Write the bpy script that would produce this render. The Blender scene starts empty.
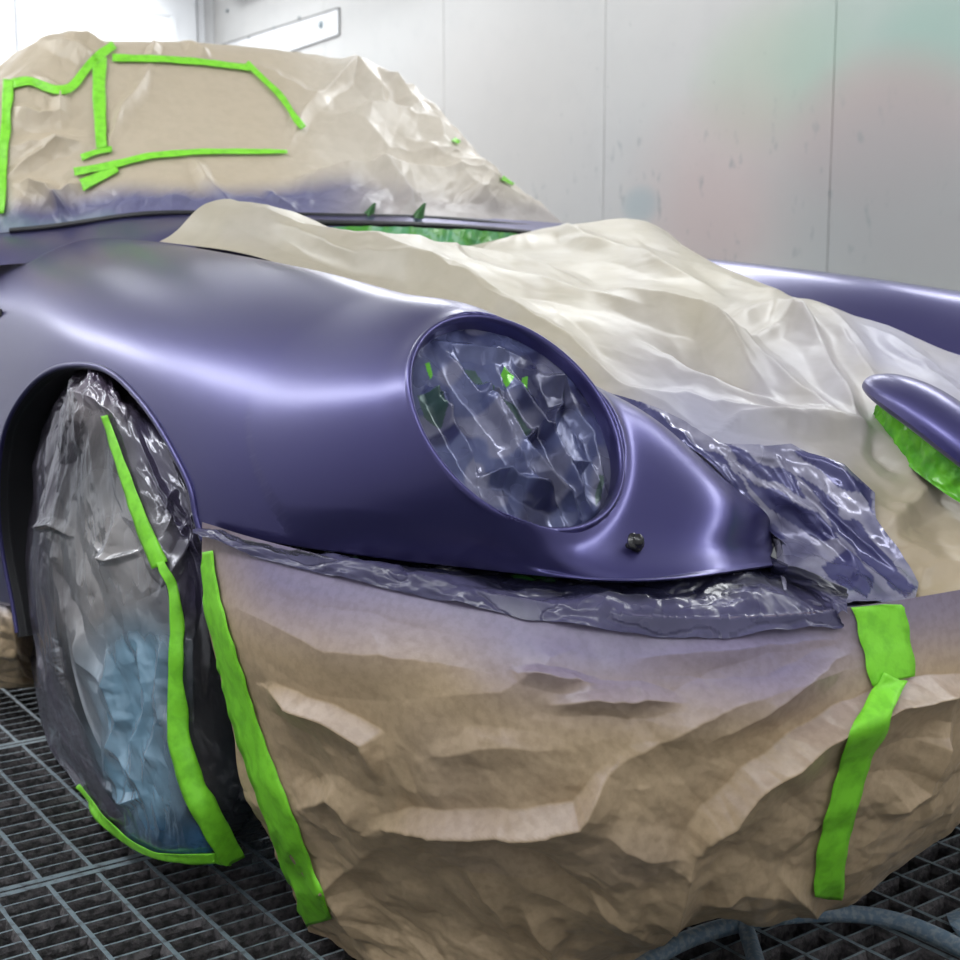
import bpy, bmesh, math, random
import numpy as np
from mathutils import Vector, Matrix
from mathutils.bvhtree import BVHTree

random.seed(7)
SC = bpy.context.scene
COL = SC.collection

# ------------------------------------------------------------------ camera
CAM = np.array([1.72, -1.41, .76])
FPX = 1300.
_th = math.atan(180 / FPX); _a = math.radians(35.5)
_fh = np.array([-math.cos(_a), math.sin(_a), 0.]); RT = np.array([math.sin(_a), math.cos(_a), 0.])
FW = _fh * math.cos(_th) - np.array([0, 0, 1.]) * math.sin(_th); UP = np.cross(RT, FW)
cam = bpy.data.cameras.new('camera'); camo = bpy.data.objects.new('camera', cam); COL.objects.link(camo)
cam.sensor_width = 36.; cam.lens = FPX / 960 * 36.
camo.matrix_world = Matrix(((RT[0], UP[0], -FW[0], CAM[0]), (RT[1], UP[1], -FW[1], CAM[1]), (RT[2], UP[2], -FW[2], CAM[2]), (0, 0, 0, 1)))
cam.dof.use_dof = True; cam.dof.focus_distance = 1.42; cam.dof.aperture_fstop = 9.
cam.clip_start = .05
SC.camera = camo

# ------------------------------------------------------------------ world, light, exposure
SC.view_settings.view_transform = 'Standard'; SC.view_settings.look = 'None'
SC.view_settings.exposure = 0.0; SC.view_settings.gamma = 1.0; SC.view_settings.use_curve_mapping = False
W = bpy.data.worlds.new('world'); SC.world = W; W.use_nodes = True
W.node_tree.nodes['Background'].inputs[0].default_value = (.8, .9, 1, 1); W.node_tree.nodes['Background'].inputs[1].default_value = .3
SC.cycles.use_denoising = True
SC.cycles.max_bounces = 8; SC.cycles.diffuse_bounces = 4; SC.cycles.glossy_bounces = 4; SC.cycles.transparent_max_bounces = 12
SC.cycles.caustics_reflective = False; SC.cycles.caustics_refractive = False

RX0, RX1, RY0, RY1, RZ = -6.25, 3.4, -2.3, 2.2, 2.95      # booth interior
def area(name, loc, rot, sx, sy, power, colr=(1, 1, 1)):
    l = bpy.data.lights.new(name, 'AREA'); l.shape = 'RECTANGLE'; l.size = sx; l.size_y = sy; l.energy = power; l.color = colr
    o = bpy.data.objects.new(name, l); COL.objects.link(o); o.location = loc; o.rotation_euler = rot
    return o
# rows of slanted fluorescent boxes along both upper corners of the booth
for k, x in enumerate((-5.2, -3.6, -2.0, -.4, 1.2, 2.6)):
    area('lamp_or_added_light', (x, RY0 + .36, RZ - .36), (math.radians(45), 0, 0), 1.2, .30, 12.5, (.95, .975, 1))
    area('lamp_or_added_light', (x, RY1 - .36, RZ - .36), (math.radians(-45), 0, 0), 1.2, .30, 12.5, (.95, .975, 1))
area('lamp_or_added_light', (-5.2, .6, RZ - .06), (0, 0, 0), 1.6, 1.6, 50, (.95, .98, 1))  # added ceiling lamp without a fitting, brightens the door wall

# ------------------------------------------------------------------ helpers
def at(px, py, ax, val):
    """3D point on the pixel's line of sight where world axis ax equals val"""
    r = FW + RT * (px - 480) / FPX + UP * (480 - py) / FPX
    a = 'XYZ'.index(ax); t = (val - CAM[a]) / r[a]
    return CAM + r * t
def pix(p):
    v = np.asarray(p) - CAM; d = v @ FW
    return 480 + FPX * (v @ RT) / d, 480 - FPX * (v @ UP) / d
def tag(o, label=None, cat=None, group=None, kind=None):
    if label: o['label'] = label
    if cat: o['category'] = cat
    if group: o['group'] = group
    if kind: o['kind'] = kind
    return o
def link(name, me, mat=None, parent=None):
    o = bpy.data.objects.new(name, me); COL.objects.link(o)
    if mat is not None and len(me.materials) == 0: me.materials.append(mat)
    if parent is not None:
        o.parent = parent
        o.matrix_parent_inverse = Matrix.Translation(-Vector(parent.location))
    return o
def empty(name, loc, label=None, cat=None, group=None):
    o = bpy.data.objects.new(name, None); COL.objects.link(o); o.location = loc; o.empty_display_size = .1
    return tag(o, label, cat, group)
def obm(name, bm, mat, parent=None, smooth=False):
    me = bpy.data.meshes.new(name); bm.normal_update(); bm.to_mesh(me); bm.free()
    if smooth:
        me.polygons.foreach_set('use_smooth', [True] * len(me.polygons))
    return link(name, me, mat, parent)
def box(bm, x0, x1, y0, y1, z0, z1):
    vs = [bm.verts.new(p) for p in ((x0, y0, z0), (x1, y0, z0), (x1, y1, z0), (x0, y1, z0), (x0, y0, z1), (x1, y0, z1), (x1, y1, z1), (x0, y1, z1))]
    for f in ((0, 3, 2, 1), (4, 5, 6, 7), (0, 1, 5, 4), (1, 2, 6, 5), (2, 3, 7, 6), (3, 0, 4, 7)): bm.faces.new([vs[i] for i in f])
def hashn(i, j, s):
    h = np.sin(i * 127.1 + j * 311.7 + s * 74.7) * 43758.5453
    return (h - np.floor(h)) * 2 - 1
def vnoise(u, v, s=0):
    i = np.floor(u); j = np.floor(v); a = u - i; b = v - j; a = a * a * (3 - 2 * a); b = b * b * (3 - 2 * b)
    return (hashn(i, j, s) * (1 - a) + hashn(i + 1, j, s) * a) * (1 - b) + (hashn(i, j + 1, s) * (1 - a) + hashn(i + 1, j + 1, s) * a) * b
def facet(u, v, s=0):
    """flat facets with sharp creases (random heights on a triangle lattice)"""
    u, v = u + .45 * vnoise(u * .8, v * .8, s + 11) + .25 * vnoise(u * 2.3, v * 2.3, s + 12), v + .45 * vnoise(u * .8 + 9, v * .8, s + 13) + .25 * vnoise(u * 2.3, v * 2.3 + 5, s + 14)
    i = np.floor(u); j = np.floor(v); a = u - i; b = v - j
    h00 = hashn(i, j, s); h10 = hashn(i + 1, j, s); h01 = hashn(i, j + 1, s); h11 = hashn(i + 1, j + 1, s)
    return np.where(a > b, h00 * (1 - a) + h10 * (a - b) + h11 * b, h00 * (1 - b) + h01 * (b - a) + h11 * a)
def crumple(u, v, f, s=0, octv=3, gain=.45):
    r = 0; a = 1.
    for k in range(octv):
        c, d = math.cos(k * 1.1 + s), math.sin(k * 1.1 + s)
        r = r + a * facet((u * c - v * d) * f, (u * d + v * c) * f, s + k * 17); a *= gain; f *= 2.1
    return r
def nspl(P, n):
    """natural cubic spline through P (k, m), chord-length knots, n even samples in index space"""
    k = len(P)
    h = np.ones(k - 1)
    A = np.zeros((k, k)); B = np.zeros(P.shape); A[0, 0] = A[-1, -1] = 1
    for i in range(1, k - 1):
        A[i, i - 1] = h[i - 1]; A[i, i] = 2 * (h[i - 1] + h[i]); A[i, i + 1] = h[i]
        B[i] = 6 * ((P[i + 1] - P[i]) / h[i] - (P[i] - P[i - 1]) / h[i - 1])
    M = np.linalg.solve(A, B)
    t = np.linspace(0, k - 1, n) if np.isscalar(n) else np.asarray(n)
    i = np.clip(np.floor(t).astype(int), 0, k - 2); x = (t - i)[:, None]; y = 1 - x
    return M[i] * (y ** 3 - y) / 6 + M[i + 1] * (x ** 3 - x) / 6 + P[i] * y + P[i + 1] * x
def crom(P, n):
    """Catmull-Rom, gentler than the natural spline for uneven nets"""
    k = len(P); Q = np.vstack([2 * P[0] - P[1], P, 2 * P[-1] - P[-2]])
    t = np.linspace(0, k - 1, n); i = np.clip(np.floor(t).astype(int), 0, k - 2); x = (t - i)[:, None]
    a, b, c, d = Q[i], Q[i + 1], Q[i + 2], Q[i + 3]
    return .5 * (2 * b + (c - a) * x + (2 * a - 5 * b + 4 * c - d) * x * x + (3 * b - a - 3 * c + d) * x ** 3)
def surf(net, nu, nv, fn=crom):
    """net[row][col] -> (nu, nv, 3)"""
    N = np.array(net, float); R, Cc = N.shape[:2]
    a = fn(N.reshape(R, -1), nu).reshape(nu, Cc, 3)
    b = fn(a.transpose(1, 0, 2).reshape(Cc, -1), nv).reshape(nv, nu, 3)
    return b.transpose(1, 0, 2)
def normals(S):
    du = np.gradient(S, axis=0); dv = np.gradient(S, axis=1)
    n = np.cross(du, dv); n /= np.linalg.norm(n, axis=2, keepdims=True) + 1e-12
    return n
def arcs(S):
    U = np.zeros(S.shape[:2]); V = np.zeros(S.shape[:2])
    U[1:] = np.cumsum(np.linalg.norm(np.diff(S, axis=0), axis=2), 0); V[:, 1:] = np.cumsum(np.linalg.norm(np.diff(S, axis=1), axis=2), 1)
    U = U.mean(1)[:, None] + 0 * U; V = V.mean(0)[None] + 0 * V
    return U, V
def spix(S):
    v = S - CAM; d = v @ FW
    return 480 + FPX * (v @ RT) / d, 480 - FPX * (v @ UP) / d
def toward(S, n):
    """orient normals to the outside: the side the camera stands on, taken at the middle of the sheet"""
    s = np.sign(((CAM - S) * n).sum(2)); m = 1 if s.mean() > 0 else -1
    return n * m, m
def sheet_mesh(name, S, flip=False, colr=None, keep=None, smooth=True):
    nu, nv = S.shape[:2]
    idx = np.arange(nu * nv).reshape(nu, nv)
    q = np.stack([idx[:-1, :-1], idx[1:, :-1], idx[1:, 1:], idx[:-1, 1:]], -1).reshape(-1, 4)
    if flip: q = q[:, ::-1]
    if keep is not None: q = q[keep.reshape(-1)]
    me = bpy.data.meshes.new(name)
    used = np.unique(q); remap = -np.ones(nu * nv, int); remap[used] = np.arange(len(used)); q = remap[q]
    V = S.reshape(-1, 3)[used]
    me.vertices.add(len(V)); me.vertices.foreach_set('co', V.astype(np.float32).ravel())
    me.loops.add(q.size); me.loops.foreach_set('vertex_index', q.astype(np.int32).ravel())
    me.polygons.add(len(q)); me.polygons.foreach_set('loop_start', np.arange(0, q.size, 4, dtype=np.int32)); me.polygons.foreach_set('loop_total', np.full(len(q), 4, np.int32))
    me.update(calc_edges=True)
    if smooth: me.polygons.foreach_set('use_smooth', np.ones(len(q), bool))
    if colr is not None:
        C = np.ones((len(V), 4), np.float32); cc = colr.reshape(-1, colr.shape[-1])[used]; C[:, :cc.shape[1]] = cc
        at_ = me.color_attributes.new('tint', 'FLOAT_COLOR', 'POINT'); at_.data.foreach_set('color', C.ravel())
    me.validate()
    return me
def segd(PX, PY, pts):
    """for a polyline: signed distance (left positive in image sense), parameter 0..1 along it"""
    best = np.full(PX.shape, 1e9); sg = np.zeros(PX.shape); par = np.zeros(PX.shape)
    L = [math.dist(pts[i], pts[i + 1]) for i in range(len(pts) - 1)]; T = sum(L); acc = 0
    for i in range(len(pts) - 1):
        (x0, y0), (x1, y1) = pts[i], pts[i + 1]; dx, dy = x1 - x0, y1 - y0
        t = np.clip(((PX - x0) * dx + (PY - y0) * dy) / (dx * dx + dy * dy), 0, 1)
        ex = PX - (x0 + t * dx); ey = PY - (y0 + t * dy); d = np.hypot(ex, ey)
        s = np.sign(dx * ey - dy * ex); m = d < best
        best = np.where(m, d, best); sg = np.where(m, s, sg); par = np.where(m, (acc + t * L[i]) / T, par); acc += L[i]
    return best, sg, par
def folds(PX, PY, lst):
    """lst of (points, height, width on the near side, width on the far side[, end taper]); crease shaped ridges"""
    r = np.zeros(PX.shape)
    for q, f in enumerate(lst):
        pts, h, wa, wb = f[:4]; tp = f[4] if len(f) > 4 else .25
        d, s, t = segd(PX + 3 * facet(PX * .035, PY * .035, q), PY + 3 * facet(PX * .035, PY * .035, q + 40), pts)
        w = np.where(s > 0, wa, wb) * (.65 + .35 * np.minimum(1, np.minimum(t, 1 - t) / tp))
        e = np.clip(1 - d / w, 0, 1)
        e = e * (.55 + .45 * e)
        tt = np.clip(np.minimum(t, 1 - t) / tp, 0, 1)
        r += h * e * (.15 + .85 * tt)
    return r
def inpoly(PX, PY, poly):
    c = np.zeros(PX.shape, bool); n = len(poly)
    for i in range(n):
        x0, y0 = poly[i]; x1, y1 = poly[(i + 1) % n]
        if y0 == y1: continue
        m = ((y0 > PY) != (y1 > PY)) & (PX < (x1 - x0) * (PY - y0) / (y1 - y0) + x0); c ^= m
    return c
def smooth(e0, e1, x):
    t = np.clip((x - e0) / (e1 - e0), 0, 1); return t * t * (3 - 2 * t)
def tube(name, pts, r, mat, parent=None, n=10, steps=60, spl=True, noise=0):
    P = nspl(np.array(pts, float), steps) if spl else np.array(pts, float)
    T = np.gradient(P, axis=0); T /= np.linalg.norm(T, axis=1, keepdims=True)
    ref = np.array([0, 0, 1.]) if abs(T[0][2]) < .9 else np.array([1., 0, 0])
    A = np.cross(T, ref); A /= np.linalg.norm(A, axis=1, keepdims=True); B = np.cross(T, A)
    a = np.linspace(0, 2 * np.pi, n + 1)
    R = np.full(len(P), r) if np.isscalar(r) else np.interp(np.linspace(0, 1, len(P)), np.linspace(0, 1, len(r)), r)
    S = P[:, None] + R[:, None, None] * (np.cos(a)[None, :, None] * A[:, None] + np.sin(a)[None, :, None] * B[:, None])
    return link(name, sheet_mesh(name, S), mat, parent)
def bvh_of(objs):
    V = []; F = []
    for o in objs:
        me = o.data; b = len(V); V += [tuple(v.co) for v in me.vertices]; F += [tuple(i + b for i in p.vertices) for p in me.polygons]
    return BVHTree.FromPolygons(V, F)
class Caster:
    """walks along a surface under a line of sight, to lay tape on it"""
    def __init__(self, S):
        self.b = None
        nu, nv = S.shape[:2]; idx = np.arange(nu * nv).reshape(nu, nv)
        q = np.stack([idx[:-1, :-1], idx[1:, :-1], idx[1:, 1:], idx[:-1, 1:]], -1).reshape(-1, 4)
        self.b = BVHTree.FromPolygons([tuple(p) for p in S.reshape(-1, 3)], [tuple(int(i) for i in a) for a in q])
    def hit(self, px, py):
        r = FW + RT * (px - 480) / FPX + UP * (480 - py) / FPX
        h = self.b.ray_cast(Vector(CAM), Vector(r).normalized())
        return None if h[0] is None else (np.array(h[0]), np.array(h[1]))
def tape(name, caster, pts, w, mat, parent, off=.0025, seed=0, across=7, wend=None):
    """a strip of tape that follows the surface below it; pts is its centre line"""
    L = [0.]
    for i in range(len(pts) - 1): L.append(L[-1] + math.dist(pts[i], pts[i + 1]))
    n = max(4, int(L[-1] / 3.5)); s = np.linspace(0, L[-1], n)
    P = np.stack([np.interp(s, L, [p[0] for p in pts]), np.interp(s, L, [p[1] for p in pts])], 1)
    if len(pts) > 2:
        for _ in range(3): P[1:-1] = .25 * P[:-2] + .5 * P[1:-1] + .25 * P[2:]
    T = np.gradient(P, axis=0); T /= np.linalg.norm(T, axis=1, keepdims=True); Nn = np.stack([-T[:, 1], T[:, 0]], 1)
    S = np.full((n, across, 3), np.nan); wend = w if wend is None else wend
    for i in range(n):
        ww = w + (wend - w) * i / (n - 1)
        for j in range(across):
            q = P[i] + Nn[i] * (j / (across - 1) - .5) * ww * (1 + .05 * math.sin(i * .7 + seed))
            h = caster.hit(q[0], q[1])
            if h is None: continue
            v = CAM - h[0]; nn = h[1] if h[1] @ v > 0 else -h[1]
            S[i, j] = h[0] + nn * off + v / np.linalg.norm(v) * .0012
    ok = ~np.isnan(S[..., 0])
    for i in range(n):
        if ok[i].any():
            g = np.where(ok[i])[0]
            for c in range(3): S[i, :, c] = np.interp(np.arange(across), g, S[i, g, c])
    rows = [i for i in range(n) if ok[i].any()]
    if len(rows) < 2: return None
    for c in range(3):
        for j in range(across): S[:, j, c] = np.interp(np.arange(n), rows, S[rows, j, c])
    # smooth out jumps over folds so that the tape bridges them
    for _ in range(2): S[1:-1] = .25 * S[:-2] + .5 * S[1:-1] + .25 * S[2:]
    ii, jj = np.meshgrid(np.arange(n), np.arange(across), indexing='ij')
    S = S + normals(S) * (.0008 * facet(ii * .22, jj * .5, seed))[..., None]
    me = sheet_mesh(name, S); o = link(name, me, mat, parent)
    md = o.modifiers.new('thick', 'SOLIDIFY'); md.thickness = .0004; md.offset = 0
    o['label'] = 'lime green masking tape'
    return o

# ------------------------------------------------------------------ materials
def mat(name, base=(.5, .5, .5), rough=.5, metal=0., spec=.5, coat=0., coatr=.1, tint=False, bump=None, ncol=None, emit=None, sheen=0., rvar=None):
    m = bpy.data.materials.new(name); m.use_nodes = True; nt = m.node_tree; N = nt.nodes; L = nt.links
    b = N['Principled BSDF']; b.inputs['Base Color'].default_value = (*base, 1); b.inputs['Roughness'].default_value = rough
    b.inputs['Metallic'].default_value = metal; b.inputs['Specular IOR Level'].default_value = spec
    b.inputs['Coat Weight'].default_value = coat; b.inputs['Coat Roughness'].default_value = coatr
    tc = N.new('ShaderNodeTexCoord'); src = None
    if tint:
        a = N.new('ShaderNodeAttribute'); a.attribute_name = 'tint'; src = a.outputs['Color']
    if ncol:      # (scale, second colour, low, high)
        nz = N.new('ShaderNodeTexNoise'); nz.inputs['Scale'].default_value = ncol[0]; nz.inputs['Detail'].default_value = 6; L.new(tc.outputs['Object'], nz.inputs['Vector'])
        mr = N.new('ShaderNodeMapRange'); mr.inputs[1].default_value = ncol[2]; mr.inputs[2].default_value = ncol[3]; L.new(nz.outputs['Fac'], mr.inputs[0])
        mx = N.new('ShaderNodeMix'); mx.data_type = 'RGBA'; L.new(mr.outputs[0], mx.inputs[0])
        if tint:
            mx.blend_type = 'MULTIPLY'; L.new(src, mx.inputs[6])
        else: mx.inputs[6].default_value = (*base, 1)
        mx.inputs[7].default_value = (*ncol[1], 1); src = mx.outputs[2]
    if src is not None: L.new(src, b.inputs['Base Color'])
    if bump:      # (scale, strength, distance)
        nz = N.new('ShaderNodeTexNoise'); nz.inputs['Scale'].default_value = bump[0]; nz.inputs['Detail'].default_value = 4; L.new(tc.outputs['Object'], nz.inputs['Vector'])
        bp = N.new('ShaderNodeBump'); bp.inputs['Strength'].default_value = bump[1]; bp.inputs['Distance'].default_value = bump[2]
        L.new(nz.outputs['Fac'], bp.inputs['Height']); L.new(bp.outputs[0], b.inputs['Normal'])
    if rvar:
        nz = N.new('ShaderNodeTexNoise'); nz.inputs['Scale'].default_value = rvar[0]; L.new(tc.outputs['Object'], nz.inputs['Vector'])
        mr = N.new('ShaderNodeMapRange'); mr.inputs[1].default_value = .35; mr.inputs[2].default_value = .65; mr.inputs[3].default_value = rvar[1]; mr.inputs[4].default_value = rvar[2]
        L.new(nz.outputs['Fac'], mr.inputs[0]); L.new(mr.outputs[0], b.inputs['Roughness'])
    if emit: b.inputs['Emission Color'].default_value = (*emit[0], 1); b.inputs['Emission Strength'].default_value = emit[1]
    return m
M = {}
M['paint'] = mat('satin_indigo_paint', (.060, .054, .185), .33, .72, coat=.55, coatr=.24, bump=(900, .03, .001))
M['rubber'] = mat('black_rubber', (.012, .012, .015), .55)
M['dark'] = mat('black_void', (.006, .006, .008), .9)
M['tyre'] = mat('tyre_rubber', (.035, .033, .036), .5, bump=(120, .3, .002))
M['rim'] = mat('wheel_alloy', (.62, .64, .66), .38, .6)
M['paper'] = mat('kraft_masking_paper', (.4, .3, .2), .42, 0, .6, tint=True, ncol=(120, (.88, .87, .86), .42, .62), bump=(420, .08, .0012), rvar=(14, .34, .5))
M['paperhood'] = mat('pale_masking_paper', (.4, .3, .2), .40, 0, .6, tint=True, ncol=(40, (.95, .95, .94), .42, .62), bump=(420, .04, .001), rvar=(9, .36, .5))
M['filmdark'] = mat('black_masking_film', (.03, .03, .06), .24, 0, .45, tint=True, ncol=(30, (.7, .7, .75), .4, .6), rvar=(20, .18, .38))
M['film'] = mat('glossy_masking_film', (.1, .1, .2), .22, .25, .7, tint=True, ncol=(30, (.7, .7, .75), .4, .6), rvar=(20, .16, .34))
M['tape'] = mat('lime_masking_tape', (.25, .76, .04), .48, 0, .4, ncol=(60, (.19, .62, .03), .45, .65), bump=(260, .25, .001))
M['steel'] = mat('grating_steel', (.21, .27, .30), .5, .2, ncol=(60, (.08, .09, .10), .5, .68), bump=(160, .6, .002))
M['grime'] = mat('dusty_grating_web', (.13, .12, .125), .85, 0, ncol=(90, (.05, .048, .05), .4, .6), bump=(200, .9, .004))
M['pit'] = mat('pit_bottom', (.02, .02, .021), .9)
M['concrete'] = mat('concrete', (.22, .22, .21), .8, ncol=(8, (.16, .16, .15), .4, .6))
M['hose'] = mat('dusty_air_hose', (.17, .25, .33), .6, ncol=(140, (.30, .36, .41), .45, .6), bump=(300, .4, .001))
M['white'] = mat('white_booth_enamel', (.80, .81, .83), .35)
M['lens'] = mat('lamp_diffuser', (1, 1, 1), .5, emit=((.93, .97, 1), 4.))
M['glass'] = mat('dark_glass', (.02, .025, .03), .08)
M['knob'] = mat('crumpled_black_film', (.01, .01, .012), .25, .0, .6)
M['liner'] = mat('wheel_liner', (.008, .008, .010), .75)

# ------------------------------------------------------------------ the booth: wall on the far side of the car
def wall_mat(name, stains=True, base=(.60, .59, .575)):
    m = bpy.data.materials.new(name); m.use_nodes = True; nt = m.node_tree; N = nt.nodes; L = nt.links; b = N['Principled BSDF']
    b.inputs['Roughness'].default_value = .42
    g = N.new('ShaderNodeNewGeometry'); sep = N.new('ShaderNodeSeparateXYZ'); L.new(g.outputs['Position'], sep.inputs[0])
    cur = None
    def mixin(fac, col, blend='MIX'):
        nonlocal cur
        mx = N.new('ShaderNodeMix'); mx.data_type = 'RGBA'; mx.blend_type = blend; L.new(fac, mx.inputs[0])
        if cur is None: mx.inputs[6].default_value = (*base, 1)
        else: L.new(cur, mx.inputs[6])
        mx.inputs[7].default_value = (*col, 1); cur = mx.outputs[2]
    def noise(scale, lo, hi, sc=(1, 1, 1), amp=1., off=(0, 0, 0)):
        mp = N.new('ShaderNodeMapping'); mp.inputs['Scale'].default_value = sc; mp.inputs['Location'].default_value = off; L.new(g.outputs['Position'], mp.inputs[0])
        nz = N.new('ShaderNodeTexNoise'); nz.inputs['Scale'].default_value = scale; nz.inputs['Detail'].default_value = 5; L.new(mp.outputs[0], nz.inputs[0])
        mr = N.new('ShaderNodeMapRange'); mr.inputs[1].default_value = lo; mr.inputs[2].default_value = hi; mr.inputs[4].default_value = amp; mr.clamp = True; L.new(nz.outputs['Fac'], mr.inputs[0]); return mr.outputs[0]
    def blob(x, z, rx, rz, amp):
        def ax(o, c, r):
            a = N.new('ShaderNodeMath'); a.operation = 'SUBTRACT'; L.new(o, a.inputs[0]); a.inputs[1].default_value = c
            d = N.new('ShaderNodeMath'); d.operation = 'DIVIDE'; L.new(a.outputs[0], d.inputs[0]); d.inputs[1].default_value = r
            e = N.new('ShaderNodeMath'); e.operation = 'MULTIPLY'; L.new(d.outputs[0], e.inputs[0]); L.new(d.outputs[0], e.inputs[1]); return e.outputs[0]
        s = N.new('ShaderNodeMath'); s.operation = 'ADD'; L.new(ax(sep.outputs[0], x, rx), s.inputs[0]); L.new(ax(sep.outputs[2], z, rz), s.inputs[1])
        mr = N.new('ShaderNodeMapRange'); mr.interpolation_type = 'SMOOTHSTEP'; mr.inputs[1].default_value = 1; mr.inputs[2].default_value = 0; mr.inputs[3].default_value = 0; mr.inputs[4].default_value = amp; L.new(s.outputs[0], mr.inputs[0]); return mr.outputs[0]
    mixin(noise(1.4, .4, .7, amp=.35), (.56, .55, .53)); mixin(noise(9, .5, .75, amp=.25), (.50, .50, .50))
    if stains:
        # coloured overspray left on the panels by earlier jobs
        for x, y, z, rx, rz, amp, c in STAINS: mixin(blob(x, z, rx, rz, amp), c)
        n1 = noise(22, .62, .72, (1, 1, .5), .45); bl = blob(-2.0, 1.15, 1.6, .45, 1.)
        mm = N.new('ShaderNodeMath'); mm.operation = 'MULTIPLY'; L.new(n1, mm.inputs[0]); L.new(bl, mm.inputs[1]); mixin(mm.outputs[0], (.20, .24, .26))
        n2 = noise(60, .68, .73, (1, 1, .6), .5); mm = N.new('ShaderNodeMath'); mm.operation = 'MULTIPLY'; L.new(n2, mm.inputs[0]); L.new(blob(-2.3, 1.4, 1.1, .7, 1.), mm.inputs[1]); mixin(mm.outputs[0], (.12, .15, .15))
    L.new(cur, b.inputs['Base Color'])
    return m
def wp(px, py): p = at(px, py, 'Y', RY1); return p[0], p[1], p[2]
STAINS = []
for px, py, r, c, a in ((770, 75, .42, (.42, .55, .38), .5), (880, 40, .5, (.36, .55, .46), .6), (940, 45, .3, (.28, .50, .42), .5), (720, 185, .55, (.60, .42, .40), .5), (880, 130, .40, (.60, .38, .37), .75), (930, 180, .5, (.50, .38, .38), .5), (700, 220, .35, (.58, .45, .44), .4), (600, 190, .5, (.55, .54, .54), .5), (900, 230, .6, (.38, .42, .42), .6), (860, 170, .5, (.42, .42, .42), .5), (480, 130, .9, (.62, .57, .53), .4), (640, 205, .12, (.35, .45, .48), .7)):
    x, y, z = wp(px, py); STAINS.append((x, y, z, r * 1.15, r * .8, a * .85, c))
M['wallstain'] = wall_mat('grey_booth_panel', True)
M['wallplain'] = wall_mat('white_booth_panel', False, (.84, .84, .85))
def struct(name, bm, m, parent=None):
    o = obm(name, bm, m, parent)
    if parent is None: o['kind'] = 'structure'
    return o
bm = bmesh.new(); box(bm, RX0 - .1, RX1 + .1, RY1 + .012, RY1 + .12, -.3, RZ + .1); wall = struct('wall_right', bm, M['rubber'])
seams = [wp(833, 100)[0] + 1.18 * k for k in range(-5, 5)]
seams = [RX0] + [s for s in seams if RX0 + .3 < s < RX1] + [RX1]
for a, b in zip(seams[:-1], seams[1:]):
    bm = bmesh.new(); box(bm, a + .0012, b - .0012, RY1, RY1 + .014, -.02, RZ)
    bmesh.ops.bevel(bm, geom=[e for e in bm.edges], offset=.002, segments=1, affect='EDGES'); o = obm('wall_panel', bm, M['wallstain'], wall)
# riveted cover plate high on that wall
bm = bmesh.new(); pl = [wp(223, 45), wp(340, 8), wp(340, 35), wp(262, 62)]
f0 = [bm.verts.new((x, RY1 - .006, z)) for x, y, z in pl]; f1 = [bm.verts.new((x, RY1 - .0005, z)) for x, y, z in pl]
bm.faces.new(f0)
for i in range(4): bm.faces.new((f0[i], f1[i], f1[(i + 1) % 4], f0[(i + 1) % 4]))
bmesh.ops.recalc_face_normals(bm, faces=bm.faces); plate = obm('cover_plate', bm, M['wallplain'], wall)
for px, py, r in ((322, 25, .022), (300, 18, .009), (275, 28, .009), (250, 38, .009), (228, 11, .012), (211, 11, .012)):
    x, y, z = wp(px, py); bm = bmesh.new(); bmesh.ops.create_uvsphere(bm, u_segments=8, v_segments=5, radius=r)
    bmesh.ops.scale(bm, vec=(1, .5, 1), verts=bm.verts); bmesh.ops.translate(bm, vec=(x, RY1 - .006, z), verts=bm.verts); obm('bolt', bm, M['steel'], wall)
for (p, q) in ((wp(223, 45), wp(340, 8)), (wp(340, 8), wp(340, 35)), (wp(262, 62), wp(340, 35))):
    tube('plate_joint', [(p[0], RY1 - .007, p[2]), (q[0], RY1 - .007, q[2])], .0035, M['grime'], wall, n=6, steps=2, spl=False)
# other walls, ceiling
bm = bmesh.new(); box(bm, RX0 - .12, RX1 + .1, RY0 - .12, RY0, -.3, RZ + .1); struct('wall_left', bm, M['wallplain'])
bm = bmesh.new(); box(bm, RX1, RX1 + .12, RY0, RY1, -.3, RZ + .1); struct('wall_front', bm, M['wallplain'])
bm = bmesh.new(); box(bm, RX0 - .12, RX0, RY0, RY1, -.3, RZ + .1); wb = struct('wall_back', bm, M['wallplain'])
bm = bmesh.new(); box(bm, RX0, RX1, RY0, RY1, RZ, RZ + .1); struct('ceiling', bm, M['white'])
# double doors on the far wall (mostly above the cabin)
dr = bpy.data.objects.new('door_1', None); COL.objects.link(dr); dr.location = (RX0, 1.3, 0); dr['kind'] = 'structure'
for y0, y1 in ((-.3, .93), (.955, 2.06)):
    bm = bmesh.new(); box(bm, RX0 + .001, RX0 + .05, y0, y1, .02, 2.80); bmesh.ops.bevel(bm, geom=list(bm.edges), offset=.004, segments=1, affect='EDGES'); d_ = obm('door_leaf', bm, M['white'], dr)
    bm = bmesh.new()
    for a, b, c, d in ((y0 + .14, y1 - .14, 2.50, 2.53), (y0 + .14, y1 - .14, .3, .33), (y0 + .14, y0 + .17, .33, 2.50), (y1 - .17, y1 - .14, .33, 2.50)): box(bm, RX0 + .05, RX0 + .062, a, b, c, d)
    obm('panel_moulding', bm, M['white'], dr)
bm = bmesh.new(); box(bm, RX0 + .001, RX0 + .03, 2.075, 2.12, 0, RZ); box(bm, RX0 + .001, RX0 + .03, -.4, 2.12, 2.82, 2.9); tr = struct('trim_1', bm, M['white'])
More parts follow.
